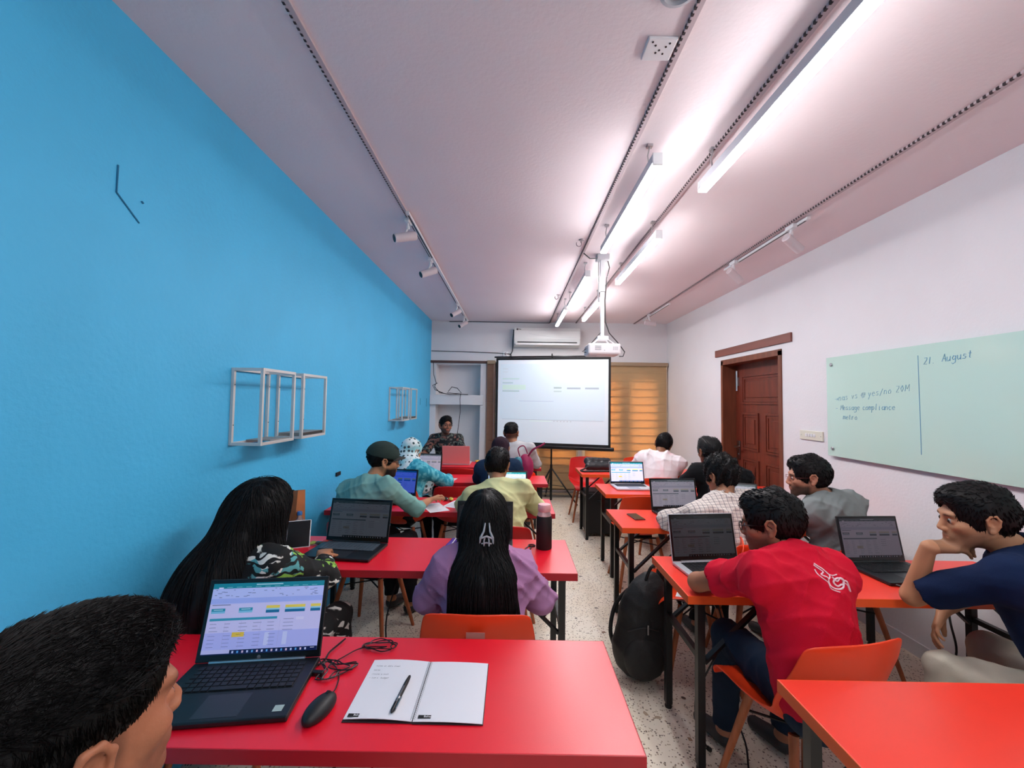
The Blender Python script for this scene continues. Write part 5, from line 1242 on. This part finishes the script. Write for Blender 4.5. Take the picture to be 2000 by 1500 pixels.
# 6 dotted headscarf -------------------------------------------------------
def scarf(o,d,m,extra,hh=.008,amp=.004,sc=.05,name='headscarf'):
    T,R=d['T'],d['R']
    P=[EL(T(0,-.018,.030),(.092,.112,.098),R,.03),EL(T(0,-.03,-.06),(.080,.085,.09),R,.04),CC(T(0,-.03,-.07),d['N']-d['up']*.03,.085,.10,.05)]+extra+[EL(T(0,.125,-.030),(.055,.065,.085),R,.01,sub=True)]
    V,F=mesh_sdf(P,hh,disp=folds(5,amp,sc)); return link(name,np_mesh(name,V-d['root'],F),m,o)
o,d=person('woman in a white and teal dotted headscarf and teal top',(-.985,4.03,1.07),38,-22,8,N_=(-.97,3.92,.92),hip=(-.99,3.80),tyaw=30,skin='b88666',
    arms=(None,((-.635,4.05,.77),(-.645,4.20,.795),(-.1,1,-.1),(-.3,0,-1),50)),shirt=M_shib,sleeve=1.75,trousers=M_darkt,hair='hood',female=True,loose=.018,sf=.006)
N1=d['N']
scarf(o,d,M_dot,[CC(N1-v3(0,0,.02),N1+v3(.16,.02,-.12),.10,.092,.06),CC(N1+v3(.05,.02,-.06),N1+v3(.14,-.02,-.20),.09,.07,.05),CC(N1,N1+v3(-.14,-.02,-.10),.09,.08,.06),CC(N1+v3(0,-.06,-.05),N1+v3(.04,-.08,-.20),.09,.07,.06)])
# 7 dark headscarf ---------------------------------------------------------
o,d=person('woman in a dark plum headscarf and navy garment behind the yellow shirt',(-.115,4.16,1.085),15,-12,0,N_=(-.14,4.07,.93),hip=(-.12,3.93),tyaw=5,skin='a87858',shirt=fabric('navy cloth','142a44'),sleeve=1.8,trousers=M_darkt,hair='hood',female=True,loose=.02)
N1=d['N']; scarf(o,d,fabric('dark plum scarf','2c1a26',var=.2),[CC(N1,N1+v3(.14,-.02,-.06),.09,.06,.06),CC(N1,N1+v3(-.15,-.0,-.07),.09,.065,.06),CC(N1+v3(0,-.05,-.03),N1+v3(0,-.08,-.22),.09,.08,.05)])
# 8 man before the screen --------------------------------------------------
o,d=person('man in a light grey patterned shirt seated in front of the projection screen',(-.015,4.98,1.185),12,0,-3,N_=(.035,4.93,1.02),hip=(.06,4.82),tyaw=8,skin='a06c4e',shirt=fabric('light grey cotton','b4b4b6',var=.12),sleeve=1.5,collar='fold',trousers=M_darkt,hair='fade',hairvol=.004,loose=.01,wid=1.05)
# 9 presenter --------------------------------------------------------------
o,d=person('man in glasses and a dark floral shirt facing the room behind the pink laptop',(-.945,5.80,1.215),150,8,-6,N_=(-.945,5.83,1.04),hip=(-.94,6.0),tyaw=178,skin='96624a',
    arms=(((-.66,5.70,.80),(-.78,5.50,.80),(-.5,-1,0),(0,0,-1),35),((-1.22,5.68,.82),(-1.02,5.49,.81),(.9,-.5,0),(0,0,-1),30)),shirt=M_fd,sleeve=.85,collar='fold',trousers=M_darkt,hair='quiff',hairvol=.004,beard=.75,eyes=True,loose=.012,wid=1.02,hf=.0035,hands=(True,True))
glasses(o,d,'2a1c18',.024,.0013)
# 10 white and pink shirt ---------------------------------------------------
def pinkw(nt,co):
    sp=N(nt,'ShaderNodeSeparateXYZ'); nt.links.new(co,sp.inputs[0]); n=N(nt,'ShaderNodeTexNoise'); n.inputs['Scale'].default_value=5; nt.links.new(co,n.inputs['Vector']); return mixc(nt,thr(nt,n.outputs[0],.48,.66),hexc('efe6e8'),hexc('eac6cc'))
M_pw=ramp_mat('white cotton with pink tinge',pinkw,.85,sheen=0,bump=.2,bscale=300)
o,d=person('man in a loose white and pink shirt bending to the right over the farthest table',(1.735,4.74,1.095),25,-28,16,N_=(1.66,4.62,.955),hip=(1.56,4.42),tyaw=14,skin='8a5c44',
    arms=(((1.40,4.72,.84),(1.52,4.95,.80),(.8,1,0),(0,0,-1),35),((1.90,4.78,.80),(1.78,4.98,.80),(-.4,1,0),(0,0,-1),40)),shirt=M_pw,sleeve=1.8,trousers=M_darkt,hair='short',hairvol=.010,wid=1.12,loose=.022,sf=.010,fsc=.09,collar='fold')
# 11 black shirt --------------------------------------------------------------
o,d=person('broad man in a black shirt at the fourth right table, below the door',(1.745,3.66,1.145),-8,-4,0,N_=(1.80,3.58,.985),hip=(1.76,3.48),tyaw=-4,skin='946248',
    arms=(((1.50,3.72,.82),(1.60,3.95,.79),(.4,1,0),(0,0,-1),35),((2.12,3.72,.82),(2.0,3.93,.79),(-.4,1,0),(0,0,-1),35)),shirt=fabric('black cotton','0e1114'),sleeve=1.7,collar='fold',trousers=M_darkt,hair='quiff',hairvol=.004,wid=1.22,loose=.016)
# 12 checked shirt ------------------------------------------------------------
o,d=person('man with thick curly black hair in a white checked shirt',(1.36,2.69,1.10),-22,-16,0,N_=(1.32,2.60,.935),hip=(1.42,2.46),tyaw=-8,skin='a8765a',
    arms=(((1.03,2.74,.80),(1.16,2.93,.79),(.5,1,0),(0,0,-1),35),((1.60,2.76,.80),(1.52,2.95,.79),(-.3,1,0),(0,0,-1),35)),shirt=M_pl,sleeve=1.8,collar='fold',trousers=M_darkt,hair='curly',hairvol=.014,wid=1.10,loose=.018,sf=.007,hh=.006)
# 13 grey shirt, glasses ------------------------------------------------------
o,d=person('man in a grey shirt and glasses seen in profile against the white wall',(1.835,2.57,1.125),-68,-4,0,N_=(1.935,2.54,.97),hip=(1.99,2.44),tyaw=-22,skin='b47c62',
    arms=(((1.72,2.70,.80),(1.73,2.90,.79),(.0,1,0),(0,0,-1),35),((2.14,2.70,.80),(2.0,2.90,.79),(-.3,1,0),(0,0,-1),35)),shirt=fabric('mid grey cotton','7f8585',var=.08),sleeve=1.5,trousers=M_darkt,hair='bob',hairvol=.010,beard=.85,eyes=True,wid=1.12,loose=.016,sf=.009,collar='crew',hf=.0035)
glasses(o,d,'7a3a3a',.019,.001)
# 14 red shirt --------------------------------------------------------------------
M_red=fabric('crimson jersey','c8102e',var=.05)
o,d=person('man in a crimson T-shirt with a white print below the collar, glasses',(1.060,1.70,1.085),-52,-10,0,N_=(1.09,1.62,.945),hip=(1.11,1.46),tyaw=-20,skin='a87054',
    arms=(((.815,1.82,.795),(1.02,1.86,.785),(1,.1,0),(0,0,-1),35),((1.36,1.74,.80),(1.20,1.92,.79),(-.8,.5,0),(0,0,-1),35)),shirt=M_red,sleeve=.62,collar='crew',trousers=M_jeans,wid=1.16,hair='short',hairvol=.010,beard=.6,eyes=True,hf=.0032,loose=.016,sf=.009,fsc=.075,knees=((1.0,1.93,.51),(1.25,1.90,.50)))
glasses(o,d,'0a0a0b',.022,.0018)
# the white print on the shirt back: an original openwork squiggle of strokes following the cloth
def on_back(u,v,dd,lift=.0):
    c=dd['N']-dd['up']*(.045-v)+dd['rt']*u; return c
mb=MB(); sh_ob=[c for c in o.children if c.name.startswith('shirt')][0]
mesh_=sh_ob.data; from mathutils.bvhtree import BVHTree
bvh=BVHTree.FromPolygons([v.co for v in mesh_.vertices],[p.vertices[:] for p in mesh_.polygons])
def proj(u,v):
    c=Vector(d['N']-d['up']*(.05-v)+d['rt']*u-d['fw']*.30-d['root'])+Vector(d['up']*.05); h=bvh.ray_cast(c,Vector(d['fw']-d['up']*.15).normalized())
    return (h[0]-Vector(d['fw'])*.0015) if h[0] else None
for st_,rr in (([(-.05,.03),(-.035,.005),(-.05,-.005),(-.03,-.02),(-.015,-.005),(-.03,.015),(-.045,.035)],.0022),([(-.035,-.02),(-.03,-.045),(-.005,-.055),(.02,-.05),(.03,-.03),(.01,-.02),(-.01,-.03),(.0,-.045),(.02,-.04)],.003),([(-.01,-.015),(.005,-.03),(.02,-.02),(.03,-.03),(.02,-.045)],.0026),([(.03,-.028),(.045,-.035),(.055,-.055),(.06,-.065)],.0028),([(.028,-.035),(.042,-.045),(.05,-.062)],.002),([(-.045,-.03),(-.04,-.05),(-.015,-.065)],.0018),([(-.02,.0),(-.005,-.01),(.015,-.008)],.002),([(-.055,.015),(-.06,-.01),(-.045,-.03)],.002)):
    pts=[proj(u+.02,v-.02) for u,v in [(p.x,p.y) for p in curve_pts([(a,b,0) for a,b in st_],4)]]; pts=[p for p in pts if p]
    if len(pts)>2: mb.tube(pts,rr,5)
mb.build('shirt_print',mat('white shirt print','f0d8e0',.8),o)
# 15 navy shirt -----------------------------------------------------------------------
o,d=person('man in a navy polo shirt and beige trousers resting his chin on his hand',(1.800,1.615,1.140),-66,-8,0,N_=(1.925,1.58,1.005),hip=(2.04,1.44),tyaw=-28,skin='b88462',
    arms=(((1.655,1.725,.795),(1.655,1.655,1.015),(.95,-.22,.12),(.05,.25,-1),24),((2.04,1.80,.80),(1.80,1.74,.735),(-.55,-.1,-.85),(.5,-.6,-.3),22)),shirt=fabric('navy knit','0c1f40',var=.12),sleeve=.82,collar='fold',trousers=fabric('beige trousers','b9b4a4',var=.08),wid=1.32,hair='short',hairvol=.008,beard=.4,eyes=True,hf=.003,loose=.012,sf=.007,knees=((1.72,1.66,.54),(2.05,1.80,.54)))
bpy.context.view_layer.update()
